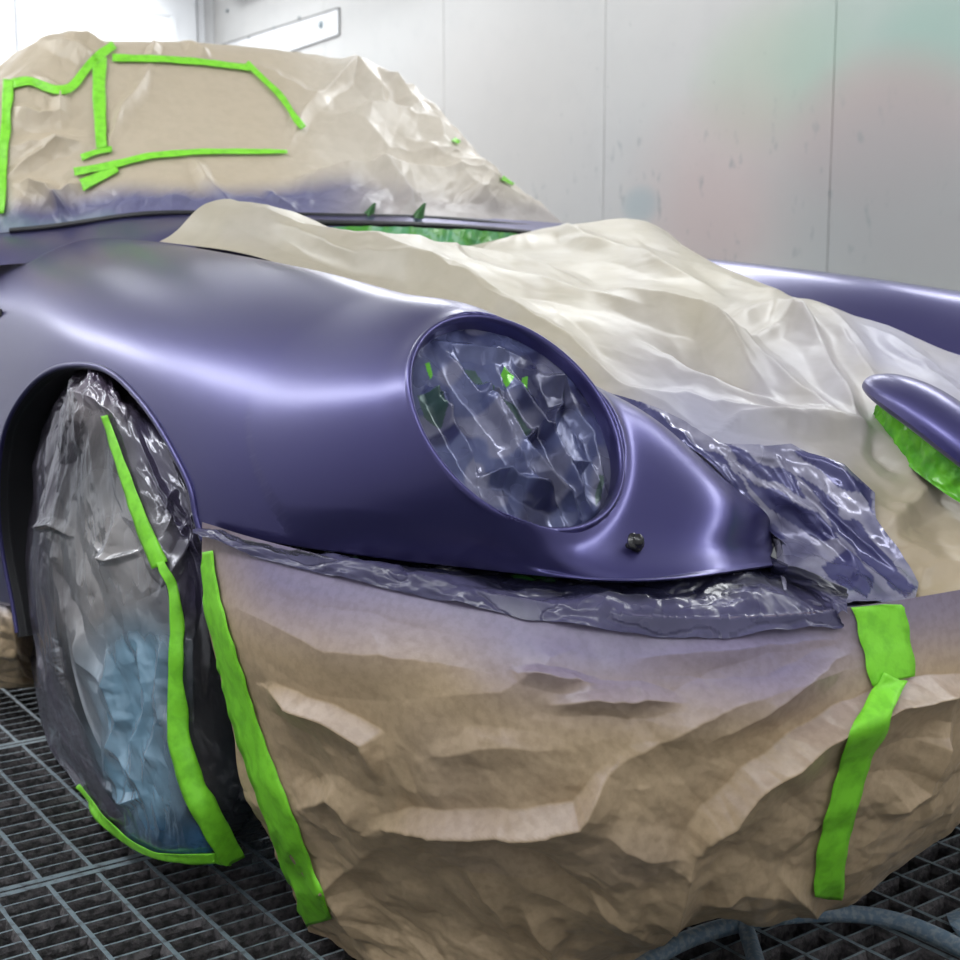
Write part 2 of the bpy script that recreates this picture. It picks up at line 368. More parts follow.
# light boxes
for side, y, s in (('left', RY0, 1), ('right', RY1, -1)):
    for k, x in enumerate((-5.2, -3.6, -2.0, -.4, 1.2, 2.6)):
        t = empty('booth_light', (x, y + s * .2, RZ - .2), 'slanted fluorescent light box, %s from the doors, above the %s' % (('first', 'second', 'third', 'fourth', 'fifth', 'sixth')[k], 'white wall on the near side' if side == 'left' else 'grey panelled wall beyond the car'), 'ceiling light', 'booth light boxes')
        bm = bmesh.new(); box(bm, -.66, .66, -.19, .19, -.05, 0)
        bmesh.ops.rotate(bm, verts=bm.verts, cent=(0, 0, 0), matrix=Matrix.Rotation(s * math.radians(45), 3, 'X')); bmesh.ops.translate(bm, vec=(x, y + s * .22, RZ - .22), verts=bm.verts); obm('housing', bm, M['white'], t)
        bm = bmesh.new(); box(bm, -.6, .6, -.14, .14, -.056, -.052)
        bmesh.ops.rotate(bm, verts=bm.verts, cent=(0, 0, 0), matrix=Matrix.Rotation(s * math.radians(45), 3, 'X')); bmesh.ops.translate(bm, vec=(x, y + s * .22, RZ - .22), verts=bm.verts); obm('diffuser', bm, M['lens'], t)

# ------------------------------------------------------------------ floor: steel gratings over a pit
bm = bmesh.new(); box(bm, RX0, RX1, RY0, RY1, -.6, -.35); struct('floor', bm, M['pit'])
GX0, GY0, PX_, PY_ = .062 - 4 * .569, -.733 + .067 * 9 - .067 * 15 * 1 , .569, 1.005      # panel corner, size
RODP, BARP = .0345, .067
def bar_mesh(name, length, th, dep, along, mat_top, lumps, seed):
    rnd = random.Random(seed); bm = bmesh.new(); n = max(2, int(length / .02)); rows = []
    for i in range(n + 1):
        t = -length / 2 + length * i / n; w = th / 2 * (1 + lumps * rnd.uniform(-.12, .18)); j = lumps * rnd.uniform(-.5, .5) * .0006; zt = lumps * rnd.uniform(-.5, .3) * .0006
        pr = [(-w + j, zt), (w + j, zt), (w * 1.2 + lumps * (rnd.uniform(0, .0012) if rnd.random() < .8 else .004), -dep * .3), (w * .8, -dep), (-w * .8, -dep), (-w * 1.2 - lumps * (rnd.uniform(0, .0012) if rnd.random() < .8 else .004), -dep * .3)]
        rows.append([bm.verts.new((t, a, z) if along == 'x' else (a, t, z)) for a, z in pr])
    for r0, r1 in zip(rows[:-1], rows[1:]):
        for k in range(6):
            f = bm.faces.new((r0[k], r0[(k + 1) % 6], r1[(k + 1) % 6], r1[k])); f.material_index = 0 if k == 0 else 1
    bm.faces.new(rows[0]); bm.faces.new(rows[-1][::-1]); bmesh.ops.recalc_face_normals(bm, faces=bm.faces)
    me = bpy.data.meshes.new(name); bm.to_mesh(me); bm.free(); me.materials.append(M['steel']); me.materials.append(M['grime']); return me
bx = [bar_mesh('bearing_bar', PX_ - .012, .0058, .034, 'x', None, 1, s) for s in range(4)]
by = [bar_mesh('cross_rod', PY_ - .012, .0034, .026, 'y', None, 1, 10 + s) for s in range(5)]
fx = bar_mesh('frame_x', PX_ - .004, .008, .034, 'x', None, .6, 30); fy = bar_mesh('frame_y', PY_ - .004, .011, .034, 'y', None, .6, 31)
rnd = random.Random(5)
for i in range(-1, 7):
    for j in range(-1, 3):
        x0 = GX0 + i * PX_; y0 = GY0 + j * PY_
        if y0 < RY0 + .02 or y0 + PY_ > RY1 or x0 + PX_ > RX1: continue
        near = 3 <= i <= 5 and j in (0, 1)
        g = empty('floor_grating', (x0 + PX_ / 2, y0 + PY_ / 2, 0), 'painted steel floor grating panel, crusted with dry overspray', 'floor grating', 'floor grating panels around the car')
        g['kind'] = 'structure'; del g['category']; del g['label']; del g['group']
        def place(nm, me, x, y, z=0, r=0):
            o = bpy.data.objects.new(nm, me); COL.objects.link(o); o.parent = g; o.location = (x, y, z); o.rotation_euler = (0, 0, r)
        for s in (-1, 1):
            place('frame_bar', fx, 0, s * (PY_ / 2 - .006)); place('frame_bar', fy, s * (PX_ / 2 - .008), 0)
        nb = round(PY_ / BARP)
        for k in range(1, nb): place('bearing_bar', bx[k % 4], 0, -PY_ / 2 + k * BARP + rnd.uniform(-.0012, .0012), rnd.uniform(-.001, 0), math.pi * (k % 2))
        nr = int((PX_ - .016) / RODP)
        for k in range(1, nr + 1): place('cross_rod', by[k % 5], -PX_ / 2 + .004 + k * RODP + rnd.uniform(-.0008, .0008), 0, -.0015 + rnd.uniform(-.001, 0), math.pi * (k % 2))
# concrete margins either side
ymin = GY0 + (0 if GY0 - PY_ < RY0 + .02 else -1) * PY_

# ------------------------------------------------------------------ the car
car = empty('car', (0, 0, 0), 'satin indigo sports car with round sloping headlights, largely wrapped in masking paper', 'car')
fnet = [
[(-2.6,.52,.80),(-2.6,.58,.82),(-2.6,.66,.82),(-2.6,.77,.77),(-2.6,.82,.68),(-2.6,.835,.5),(-2.6,.82,.27)],
[(-1.9,.52,.87),(-1.9,.58,.88),(-1.9,.66,.87),(-1.9,.77,.80),(-1.9,.82,.68),(-1.9,.835,.5),(-1.9,.82,.27)],
[(-1.20,.52,.885),(-1.20,.58,.893),(-1.20,.66,.878),(-1.20,.77,.80),(-1.20,.82,.68),(-1.20,.835,.5),(-1.20,.82,.27)],
[(-.75,.50,.868),(-.75,.565,.878),(-.75,.63,.865),(-.75,.745,.80),(-.75,.81,.69),(-.75,.835,.5),(-.75,.82,.27)],
[(-.40,.49,.835),(-.40,.555,.855),(-.40,.62,.853),(-.40,.74,.80),(-.40,.82,.69),(-.40,.845,.5),(-.40,.83,.27)],
[(-.10,.48,.79),(-.10,.545,.82),(-.10,.615,.828),(-.10,.74,.775),(-.10,.825,.69),(-.10,.85,.56),(-.10,.84,.45)],
[(.18,.465,.735),(.18,.53,.785),(.18,.61,.797),(.18,.73,.745),(.18,.815,.66),(.18,.84,.57),(.18,.84,.505)],
[(.38,.455,.685),(.38,.52,.748),(.38,.61,.772),(.38,.715,.72),(.38,.79,.64),(.38,.82,.57),(.38,.825,.505)],
[(.50,.445,.66),(.52,.505,.72),(.54,.61,.752),(.54,.70,.70),(.55,.755,.63),(.55,.775,.56),(.56,.765,.502)],
[(.58,.43,.635),(.61,.49,.685),(.645,.60,.70),(.66,.70,.655),(.67,.725,.60),(.675,.72,.545),(.69,.69,.498)],
[(.64,.40,.622),(.685,.455,.650),(.72,.57,.635),(.74,.66,.59),(.755,.67,.56),(.77,.655,.525),(.785,.62,.495)],
[(.728,.362,.558),(.757,.42,.576),(.777,.49,.571),(.792,.55,.548),(.803,.57,.528),(.812,.57,.51),(.82,.55,.492)],
[(.752,.33,.525),(.775,.372,.527),(.793,.425,.519),(.80,.46,.515),(.81,.48,.508),(.82,.49,.50),(.825,.48,.491)],
[(.735,.30,.49),(.75,.315,.489),(.77,.34,.488),(.785,.36,.487),(.795,.37,.4865),(.805,.38,.486),(.81,.385,.4855)]]
HLC = np.array([.669, -.615, .638]); HR, HASP = .117, 1.13
_az, _el = math.radians(-2), math.radians(40)
HN = np.array([math.cos(_el) * math.cos(_az), math.cos(_el) * math.sin(_az), math.sin(_el)])
HE1 = np.cross([0, 0, 1], HN); HE1 /= np.linalg.norm(HE1); HE2 = np.cross(HN, HE1)
def arch_curve():
    pts = [at(205, 560, 'Y', -.83), at(190, 512, 'Y', -.835), at(178, 480, 'Y', -.84), at(150, 430, 'Y', -.84), at(120, 393, 'Y', -.84), at(95, 372, 'Y', -.84), at(70, 365, 'Y', -.84), at(40, 375, 'Y', -.84), at(15, 410, 'Y', -.84), at(3, 455, 'Y', -.84), (-.415, -.84, .40), (-.405, -.84, .30), (-.38, -.84, .22)]
    P = np.array([(p[0], p[2]) for p in pts]); return nspl(P, 400)
ARCH = arch_curve()
NU, NV = 560, 200
F = surf([[(x, -y, z) for x, y, z in r] for r in fnet], NU, NV, nspl)
# relax the fine surface a little so that highlights flow
for _ in range(110):
    G = F.copy(); G[1:-1] = .25 * F[:-2] + .5 * F[1:-1] + .25 * F[2:]; H_ = G.copy(); H_[:, 1:-1] = .25 * G[:, :-2] + .5 * G[:, 1:-1] + .25 * G[:, 2:]
    H_[:, 0] = F[:, 0]; H_[:, -1] = F[:, -1]; F = H_
# the nose needs more of it: one soft convex blade
wn = (smooth(.68, .76, F[..., 0]) * (F[..., 0] > .3))[..., None]
for _ in range(420):
    G = F.copy(); G[1:-1] = .25 * F[:-2] + .5 * F[1:-1] + .25 * F[2:]; H_ = G.copy(); H_[:, 1:-1] = .25 * G[:, :-2] + .5 * G[:, 1:-1] + .25 * G[:, 2:]
    H_[:, 0] = F[:, 0]; H_[:, -1] = F[:, -1]; H_[-1] = F[-1]; F = F * (1 - wn) + H_ * wn
def hl_local(S):
    d = S - HLC; return (d @ HE1) / HR, (d @ HE2) / (HR * HASP), d @ HN
a_, b_, n_ = hl_local(F); rho = np.hypot(a_, b_)
ang = np.arctan2(b_, a_); msk = (np.abs(rho - 1) < .08) & (np.abs(n_) < .09)
KF = 3
def four(t): return np.stack([np.ones_like(t)] + [f(k * t) for k in range(1, KF + 1) for f in (np.cos, np.sin)], -1)
cf = np.linalg.lstsq(four(ang[msk]), n_[msk], rcond=None)[0]
n1 = four(ang) @ cf
fade = (1 - smooth(1.0, 2.1, rho)) * (np.abs(n_) < .2)
tail = smooth(0, .10, 1 - np.linspace(0, 1, NV))[None, :] * smooth(0, .06, np.linspace(0, 1, NV))[None, :]
lipup = .0045 * np.exp(-((rho - 1.0) / .09) ** 2) * (np.abs(n_) < .1)
F = F + HN * (-n1 * fade * tail + lipup)[..., None]
inn = (rho < 1.0) & (np.abs(n_) < .1)
# trim for the headlight opening and the wheel arch
nF = normals(F)
a_, b_, n_ = hl_local(F); rho = np.hypot(a_, b_); near = (n_ > -.15) & (n_ < .1)
apoly = list(map(tuple, ARCH)) + [(-.36, .1), (.40, .1)]
def trim(S, rho, near):
    c = lambda A: .25 * (A[:-1, :-1] + A[1:, :-1] + A[1:, 1:] + A[:-1, 1:])
    rc = c(rho); k = ~((rc < 1.0) & c(near * 1.).astype(bool))
    X, Z = c(S[..., 0]), c(S[..., 2]); k &= ~inpoly(X, Z, apoly)
    return k
keep = trim(F, rho, near)
used = np.zeros(F.shape[:2], bool); used[:-1, :-1] |= keep; used[1:, :-1] |= keep; used[1:, 1:] |= keep; used[:-1, 1:] |= keep
allk = np.zeros(F.shape[:2], int)
for di in (0, 1):
    for dj in (0, 1): allk[di:NU - 1 + di, dj:NV - 1 + dj] += keep
bd = used & (allk < 4)
S = F.copy()
for i, j in zip(*np.where(bd)):
    if abs(n_[i, j]) < .03 and .85 < rho[i, j] < 1.15:
        S[i, j] = HLC + HE1 * a_[i, j] / rho[i, j] * HR + HE2 * b_[i, j] / rho[i, j] * HR * HASP + HN * .0055
    else:
        d = np.hypot(ARCH[:, 0] - S[i, j, 0], ARCH[:, 1] - S[i, j, 2]); q = d.argmin()
        if d[q] < .02: S[i, j, 0], S[i, j, 2] = ARCH[q]
FEND = S
_ay = [[] for _ in range(len(ARCH))]
for i, j in zip(*np.where(bd)):
    d = np.hypot(ARCH[:, 0] - S[i, j, 0], ARCH[:, 1] - S[i, j, 2]); q = d.argmin()
    if d[q] < .002: _ay[q].append(S[i, j, 1])
_k = [q for q in range(len(ARCH)) if _ay[q]]
ARCHY = np.interp(np.arange(len(ARCH)), _k, [np.mean(_ay[q]) for q in _k])
for _ in range(120): ARCHY[1:-1] = .25 * ARCHY[:-2] + .5 * ARCHY[1:-1] + .25 * ARCHY[2:]
for i, j in zip(*np.where(bd)):
    d = np.hypot(ARCH[:, 0] - S[i, j, 0], ARCH[:, 1] - S[i, j, 2]); q = d.argmin()
    if d[q] < .002: S[i, j, 1] = ARCHY[q]
for _ in range(0): ARCHY[1:-1] = .25 * ARCHY[:-2] + .5 * ARCHY[1:-1] + .25 * ARCHY[2:]
nsgn = (normals(FEND)[200, 100] * np.array([0, -1, 0])).sum() < 0
me = sheet_mesh('fender', FEND, flip=nsgn, keep=keep); fen = link('fender', me, M['paint'], car)
m2 = fen.modifiers.new('thick', 'SOLIDIFY'); m2.thickness = .003; m2.offset = -1
S2 = FEND * np.array([1, -1, 1]); me = sheet_mesh('fender', S2, flip=not nsgn, keep=keep); fen2 = link('fender', me, M['paint'], car)
m2 = fen2.modifiers.new('thick', 'SOLIDIFY'); m2.thickness = .003; m2.offset = -1
# headlight bezels and buckets
tt = np.linspace(0, 2 * np.pi, 97)
def ring_pt(r, n, t=tt): return HLC + HR * r * (np.cos(t)[:, None] * HE1 + HASP * np.sin(t)[:, None] * HE2) + HN * n
prof = [(1.035, .002), (1.025, .0065), (1.005, .0078), (.985, .006), (.972, .0), (.965, -.012), (.955, -.028), (.90, -.034)]
for sgn in (1, -1):
    R = np.array([ring_pt(r, n) for r, n in prof]) * np.array([1, sgn, 1])
    o = link('headlight_bezel', sheet_mesh('headlight_bezel', R), M['paint'], car)
# lip of the wheel arch, liner behind it
for sgn in (1, -1):
    AR = np.array([(x, y, z) for (x, z), y in zip(ARCH, ARCHY)])
    cx, cz = 0., .3
    rows = []
    for dy, dr_ in ((-.0005, 0), (.004, .004), (.012, .0), (.016, -.004)):
        q = AR.copy(); v = np.stack([q[:, 0] - cx, q[:, 2] - cz], 1); v /= np.linalg.norm(v, axis=1, keepdims=True)
        q[:, 1] += dy; q[:, 0] -= v[:, 0] * (0 if dr_ == 0 else .006); q[:, 2] -= v[:, 1] * (0 if dr_ == 0 else .006); rows.append(q)
    link('wheel_arch_lip', sheet_mesh('wheel_arch_lip', np.array(rows) * np.array([1, sgn, 1])), M['rubber'], car)
    tube('wheel_arch_bead', AR[12::4] * np.array([1, sgn, 1]) - np.array([0, 0, .0]), .0042, M['paint'], car, n=10, steps=300)
    rows = []
    for dy, dr_ in ((.014, -.006), (.2, .02), (.34, .02), (.345, -.12), (.345, -.3)):
        q = AR.copy(); v = np.stack([q[:, 0] - cx, q[:, 2] - cz], 1); v /= np.linalg.norm(v, axis=1, keepdims=True)
        q[:, 1] += dy; q[:, 0] += v[:, 0] * dr_; q[:, 2] += v[:, 1] * dr_; rows.append(q)
    link('wheel_arch_liner', sheet_mesh('wheel_arch_liner', np.array(rows) * np.array([1, sgn, 1])), M['liner'], car)

# hood panel beneath the paper
hood_net = [
 [at(160,243,'X',-.30), at(225,207,'X',-.30), at(330,246,'X',-.40), at(430,251,'X',-.45), at(560,228,'X',-.45), at(640,222,'X',-.42), at(702,263,'Y',.55)],
 [(-.1,-.53,.822),(-.1,-.43,.858),(-.1,-.2,.826),(-.1,0,.822),(-.1,.2,.842),(-.1,.38,.845),(-.08,.53,.775)],
 [(.1,-.50,.775),(.1,-.40,.805),(.1,-.2,.792),(.1,0,.794),(.1,.2,.815),(.1,.38,.772),(.1,.51,.715)],
 [(.3,-.475,.722),(.3,-.38,.745),(.3,-.2,.755),(.3,0,.765),(.3,.2,.765),(.3,.38,.708),(.3,.49,.655)],
 [(.48,-.45,.672),(.48,-.36,.69),(.48,-.2,.712),(.48,0,.72),(.48,.2,.72),(.48,.38,.668),(.48,.47,.622)],
 [(.60,-.432,.632),(.62,-.34,.642),(.64,-.2,.655),(.65,0,.66),(.65,.2,.66),(.63,.36,.645),(.60,.48,.60)],
 [(.69,-.385,.575),(.74,-.28,.588),(.77,-.17,.602),(.785,0,.605),(.785,.2,.60),(.76,.36,.59),(.72,.47,.56)],
 [(.755,-.315,.492),(.82,-.27,.527),(.86,-.13,.545),(.875,0,.55),(.87,.2,.55),(.85,.36,.54),(.80,.46,.51)],
 [(.845,-.40,.463),(.905,-.27,.478),(.935,-.1,.486),(.945,.05,.488),(.94,.2,.488),(.92,.36,.48),(.87,.50,.47)],
 [(.895,-.47,.455),(.94,-.33,.462),(.965,-.12,.468),(.972,.05,.47),(.965,.22,.468),(.94,.38,.465),(.89,.53,.46)]]
HB = surf(hood_net, 340, 330)
HS = HB[:255:4, ::4].copy(); HS[..., 2] -= .018
link('hood', sheet_mesh('hood', HS[2:], flip=True), M['paint'], car)
# bumper beneath the paper
bnet = [
[at(202,522,'Y',-.835),at(207,620,'Y',-.83),at(240,740,'Y',-.80),at(278,845,'Y',-.76),at(318,926,'Z',.004)],
[(.49,-.81,.508),(.51,-.835,.40),(.53,-.80,.26),(.51,-.74,.12),at(385,975,'Z',.004)],
[(.66,-.735,.49),(.70,-.765,.40),(.71,-.74,.26),(.66,-.67,.12),at(520,1015,'Z',.004)],
[(.76,-.67,.478),(.82,-.68,.39),(.83,-.65,.26),(.78,-.58,.12),at(630,985,'Z',.004)],
[(.845,-.59,.467),(.90,-.57,.38),(.905,-.53,.26),(.835,-.46,.13),at(708,925,'Z',.02)],
[(.905,-.485,.465),(.945,-.45,.38),(.94,-.41,.26),(.86,-.36,.13),at(768,910,'Z',.035)],
[(.935,-.38,.467),(.965,-.34,.38),(.955,-.31,.26),(.875,-.26,.15),(.755,-.215,.055)],
[(.955,-.26,.470),(.975,-.23,.38),(.96,-.21,.27),(.88,-.14,.18),(.795,-.12,.12)],
[(.965,-.08,.472),(.985,-.05,.38),(.965,-.04,.28),(.88,.0,.19),(.80,.03,.13)],
[(.965,.12,.472),(.985,.13,.38),(.965,.14,.28),(.88,.15,.2),(.80,.16,.13)],
[(.95,.32,.47),(.97,.33,.38),(.95,.34,.28),(.88,.34,.2),(.80,.34,.13)]]
bnet = [[r[k] for r in bnet] for k in range(5)]          # rows top to bottom
core = np.array(bnet[:4]); core = core * np.array([.94, .94, 1]) - np.array([0, 0, .012]); core[3, :, 2] = .13
link('bumper', sheet_mesh('bumper', surf(core, 20, 60)), M['rubber'], car)

# front wheels: tyre with tread blocks, rim with spokes, hub
def wheel(sgn):
    w = empty('wheel', (0, 0, 0)); w.parent = car
    prof = [(.215, -.005), (.235, -.008), (.26, -.006), (.285, .004), (.302, .016), (.311, .030), (.3155, .060), (.317, .10), (.3155, .145), (.311, .175), (.295, .195), (.25, .205)]
    a = np.linspace(0, 2 * np.pi, 121); S = np.array([[(r * math.cos(t), -.80 + y, .317 + r * math.sin(t)) for t in a] for r, y in prof])
    S[..., 1] *= sgn
    t_ = link('tyre', sheet_mesh('tyre', S), M['tyre'], w)
    bm = bmesh.new()
    for k in range(72):
        t0 = 2 * math.pi * k / 72
        for (ya, yb, sk) in ((.020, .050, .25), (.056, .078, -.2), (.084, .116, .0), (.122, .144, .2), (.150, .178, -.25)):
            vs = []
            for rr in (.312, .3235 if ya > .03 else .319):
                for yy, dt in ((ya, 0), (yb, sk)):
                    for e in (0.08, .82):
                        t = t0 + (e + dt * .5) * 2 * math.pi / 72; r2 = rr - (.022 if yy < .03 or yy > .17 else 0)
                        vs.append(bm.verts.new((r2 * math.cos(t), sgn * (-.80 + yy), .317 + r2 * math.sin(t))))
            for f in ((0, 1, 3, 2), (4, 6, 7, 5), (0, 4, 5, 1), (2, 3, 7, 6), (0, 2, 6, 4), (1, 5, 7, 3)): bm.faces.new([vs[i] for i in f])
    bmesh.ops.recalc_face_normals(bm, faces=bm.faces); tb = obm('tread_blocks', bm, M['tyre'], w); tb['kind'] = 'stuff'
    prof = [(.222, -.004), (.220, .004), (.205, .012), (.196, .03), (.190, .08), (.185, .15)]
    S = np.array([[(r * math.cos(t), sgn * (-.80 + y), .317 + r * math.sin(t)) for t in a] for r, y in prof]); link('rim', sheet_mesh('rim', S), M['rim'], w)
    for k in range(5):
        t = 2 * math.pi * k / 5 + .3; A = np.array([math.cos(t), 0, math.sin(t)]); T = np.array([-math.sin(t), 0, math.cos(t)])
        rows = []
        for r, wd, y in ((.03, .030, .02), (.08, .028, .012), (.14, .034, .012), (.20, .050, .020)):
            c = A * r + np.array([0, -.80 + y, .317]); rows.append([c - T * wd + np.array([0, .02, 0]), c - T * wd * .8, c, c + T * wd * .8, c + T * wd + np.array([0, .02, 0])])
        R = surf(rows, 14, 14); R[..., 1] *= sgn; o = link('spoke', sheet_mesh('spoke', R), M['rim'], w); so = o.modifiers.new('t', 'SOLIDIFY'); so.thickness = .008
    bm = bmesh.new(); bmesh.ops.create_cone(bm, segments=32, radius1=.045, radius2=.04, depth=.03, cap_ends=True)
    bmesh.ops.rotate(bm, verts=bm.verts, cent=(0, 0, 0), matrix=Matrix.Rotation(math.pi / 2, 3, 'X')); bmesh.ops.translate(bm, verts=bm.verts, vec=(0, sgn * -.79, .317)); obm('hub', bm, M['rim'], w)
    bm = bmesh.new(); bmesh.ops.create_cone(bm, segments=40, radius1=.16, radius2=.16, depth=.02, cap_ends=True)
    bmesh.ops.rotate(bm, verts=bm.verts, cent=(0, 0, 0), matrix=Matrix.Rotation(math.pi / 2, 3, 'X')); bmesh.ops.translate(bm, verts=bm.verts, vec=(0, sgn * -.70, .317)); obm('brake_disc', bm, M['steel'], w)
wheel(1); wheel(-1)

# cowl, windscreen seal, washer nozzles
cowl = [
 [at(-60,236,'X',-.98), at(0,232,'X',-.88), at(60,226,'X',-.80), at(130,214,'X',-.70), at(200,210,'X',-.65), at(330,212,'X',-.60), at(440,214,'X',-.62), at(570,224,'X',-.82)],
 [at(-60,240,'X',-.92), at(0,237,'X',-.82), at(60,233,'X',-.74), at(130,224,'X',-.64), at(200,218,'X',-.59), at(330,219,'X',-.54), at(440,222,'X',-.56), at(570,230,'X',-.76)],
 [at(-60,250,'X',-.85), at(0,248,'X',-.76), at(60,243,'X',-.68), at(130,240,'X',-.56), at(200,228,'X',-.52), at(330,226,'X',-.50), at(440,228,'X',-.52), at(570,234,'X',-.72)],
 [at(-60,270,'X',-.80), at(0,265,'X',-.70), at(60,262,'X',-.6), at(130,262,'X',-.48), at(200,255,'X',-.45), at(330,252,'X',-.44), at(440,255,'X',-.46), at(570,245,'X',-.6)]]
CW = surf(cowl, 24, 160)
cw = link('cowl_panel', sheet_mesh('cowl_panel', CW, flip=True), M['paint'], car)
sl = [tuple(at(x, y, 'X', X)) for x, y, X in ((10,231,-.84), (60,226,-.78), (130,216,-.68), (200,213.5,-.62), (330,216,-.57), (440,219,-.59), (510,225,-.68), (563,228,-.80))]
tube('windscreen_seal', sl, .006, M['rubber'], car, steps=120)
sl = [tuple(at(x, y, 'X', X)) for x, y, X in ((215,222,-.50), (330,223,-.47), (440,226,-.49), (530,233,-.58))]
tube('hood_gap_seal', sl, .006, M['rubber'], car, steps=90)
# green taped recess behind the hood
rec = [[at(x, y, 'X', X) for x, y, X in ((300,227,-.465), (360,226,-.46), (430,228,-.465), (490,231,-.50), (545,236,-.58))],
       [at(x, y, 'X', X) for x, y, X in ((300,238,-.455), (360,237,-.45), (430,239,-.455), (490,240,-.49), (545,240,-.57))],
       [at(x, y, 'X', X) for x, y, X in ((300,258,-.43), (360,258,-.43), (430,258,-.44), (490,255,-.47), (545,250,-.55))]]
RC = surf(rec, 40, 180); U, V = arcs(RC); n, m = toward(RC, normals(RC)); RC = RC + n * (.004 * crumple(U, V, 22, 5))[..., None]
gr_ = link('masking_film', sheet_mesh('masking_film', RC), mat('green_masking_film', (.07, .30, .03), .3, 0, .5, ncol=(30, (.10, .34, .16), .4, .6)))
tag(gr_, 'green film filling the gap between raised hood paper and windscreen', 'masking film')
for px, X in ((367, -.575), (417, -.575)):
    nz = []
    for py, wd, dx in ((222, 14, 0), (214, 11, 2), (208, 7, 5), (203, 3, 8)):
        nz.append([at(px + dx - wd * .5, py, 'X', X), at(px + dx, py, 'X', X + .015), at(px + dx + wd * .5, py, 'X', X), at(px + dx, py, 'X', X - .015), at(px + dx - wd * .5, py, 'X', X)])
    o = link('washer_nozzle', sheet_mesh('washer_nozzle', surf(nz, 12, 20)), mat('dark_green_taped_nozzle', (.03, .14, .03), .4), car); o['label'] = 'nozzle wrapped in green tape'

# black crumpled knob on the fender nose
h = Caster(FEND).hit(637, 543)[0]
bm = bmesh.new(); bmesh.ops.create_icosphere(bm, subdivisions=4, radius=.0085)
for v in bm.verts:
    p = np.array(v.co) * 100
    k = 1 + .28 * float(facet(p[0] * 1.6 + p[2], p[1] * 1.6 - p[2] * .7, 3)); v.co *= k; v.co.z *= 1.15
bmesh.ops.translate(bm, vec=h + np.array([.006, -.006, .002]), verts=bm.verts); kn = obm('washer_jet_cover', bm, M['knob'], car); kn['label'] = 'crumpled black wrapped jet'
bm = bmesh.new(); bmesh.ops.create_icosphere(bm, subdivisions=3, radius=.004)
bmesh.ops.translate(bm, vec=at(629, 546, 'X', h[0]), verts=bm.verts); obm('washer_jet_cover', bm, M['knob'], car)
# dark plug at the fender's side near the frame edge
h = Caster(F).hit(1, 315)[0]
bm = bmesh.new(); bmesh.ops.create_icosphere(bm, subdivisions=3, radius=.009); bmesh.ops.scale(bm, vec=(.5, .4, 1.2), verts=bm.verts); bmesh.ops.translate(bm, vec=h, verts=bm.verts); obm('side_plug', bm, M['knob'], car)

# ------------------------------------------------------------------ colours of paper, overspray and painted sheen (all in linear RGB)
TAN = np.array([.52, .385, .24]); TANH = np.array([.46, .41, .315]); OVR_SHEEN = np.array([.165, .15, .30]); OVD = np.array([.045, .045, .14])
def mixc(c, d, w): return c * (1 - w[..., None]) + d * w[..., None]

# ------------------------------------------------------------------ paper over the bumper
B = surf(bnet, 420, 900)
B, = (B,)
PXb, PYb = spix(B); n, mflip = toward(B, normals(B)); U, V = arcs(B)
low = smooth(640, 860, PYb)
fl = [
 ([(378,823),(430,822),(520,822),(580,812),(608,772)], .028, 34, 14, .15),
 ([(268,690),(320,712),(372,742),(378,778)], .020, 26, 12, .2),
 ([(300,800),(335,795),(378,828)], .014, 22, 20, .3),
 ([(551,704),(600,700),(680,704)], .013, 16, 20, .3),
 ([(515,672),(560,678),(602,684)], .009, 14, 10, .3),
 ([(608,772),(700,720),(780,690),(850,668)], .014, 44, 40, .35),
 ([(690,858),(712,828),(750,790),(800,750),(842,722),(880,705),(975,684)], .030, 40, 18, .12),
 ([(664,935),(680,890),(694,850)], .020, 24, 30, .2),
 ([(440,835),(500,846),(555,880),(618,908)], -.022, 22, 16, .2),
 ([(380,840),(330,880),(380,930)], .014, 30, 26, .3),
 ([(468,875),(500,905),(515,945)], .012, 20, 22, .3),
 ([(520,905),(535,925),(552,945),(548,975)], .014, 16, 16, .3),
 ([(560,870),(600,905),(660,945)], .012, 18, 22, .3),
 ([(330,860),(352,900),(372,950)], .014, 22, 18, .3),
 ([(700,905),(745,884),(800,890)], .014, 22, 30, .3),
 ([(880,818),(922,790),(945,720)], .022, 16, 34, .2),
 ([(778,872),(800,890),(812,905)], .012, 18, 16, .3),
 ([(430,700),(500,690),(590,640)], .006, 40, 40, .4),
 ([(240,610),(330,650),(470,668)], .010, 46, 40, .4),
 ([(640,655),(720,650),(835,640)], .010, 28, 30, .4),
 ([(705,745),(780,700),(846,655)], .012, 22, 26, .4),
 ([(240,760),(300,830),(330,900)], .012, 26, 30, .3),
 ([(600,830),(650,850),(690,858)], .012, 26, 24, .3),
 ([(420,760),(480,745),(560,752)], .006, 24, 20, .4),
]
D = folds(PXb, PYb, fl)
D += .014 * (.07 + low) * crumple(U, V, 6.5, 3, 4, .42) * smooth(520, 600, PYb)
D += .0035 * vnoise(U * 5, V * 5, 9) + .0045 * low * crumple(U, V, 17, 13, 2, .4)
D *= smooth(0, .05, U)
B2 = B + n * D[..., None]
B2[..., 2] = np.maximum(B2[..., 2], .001)
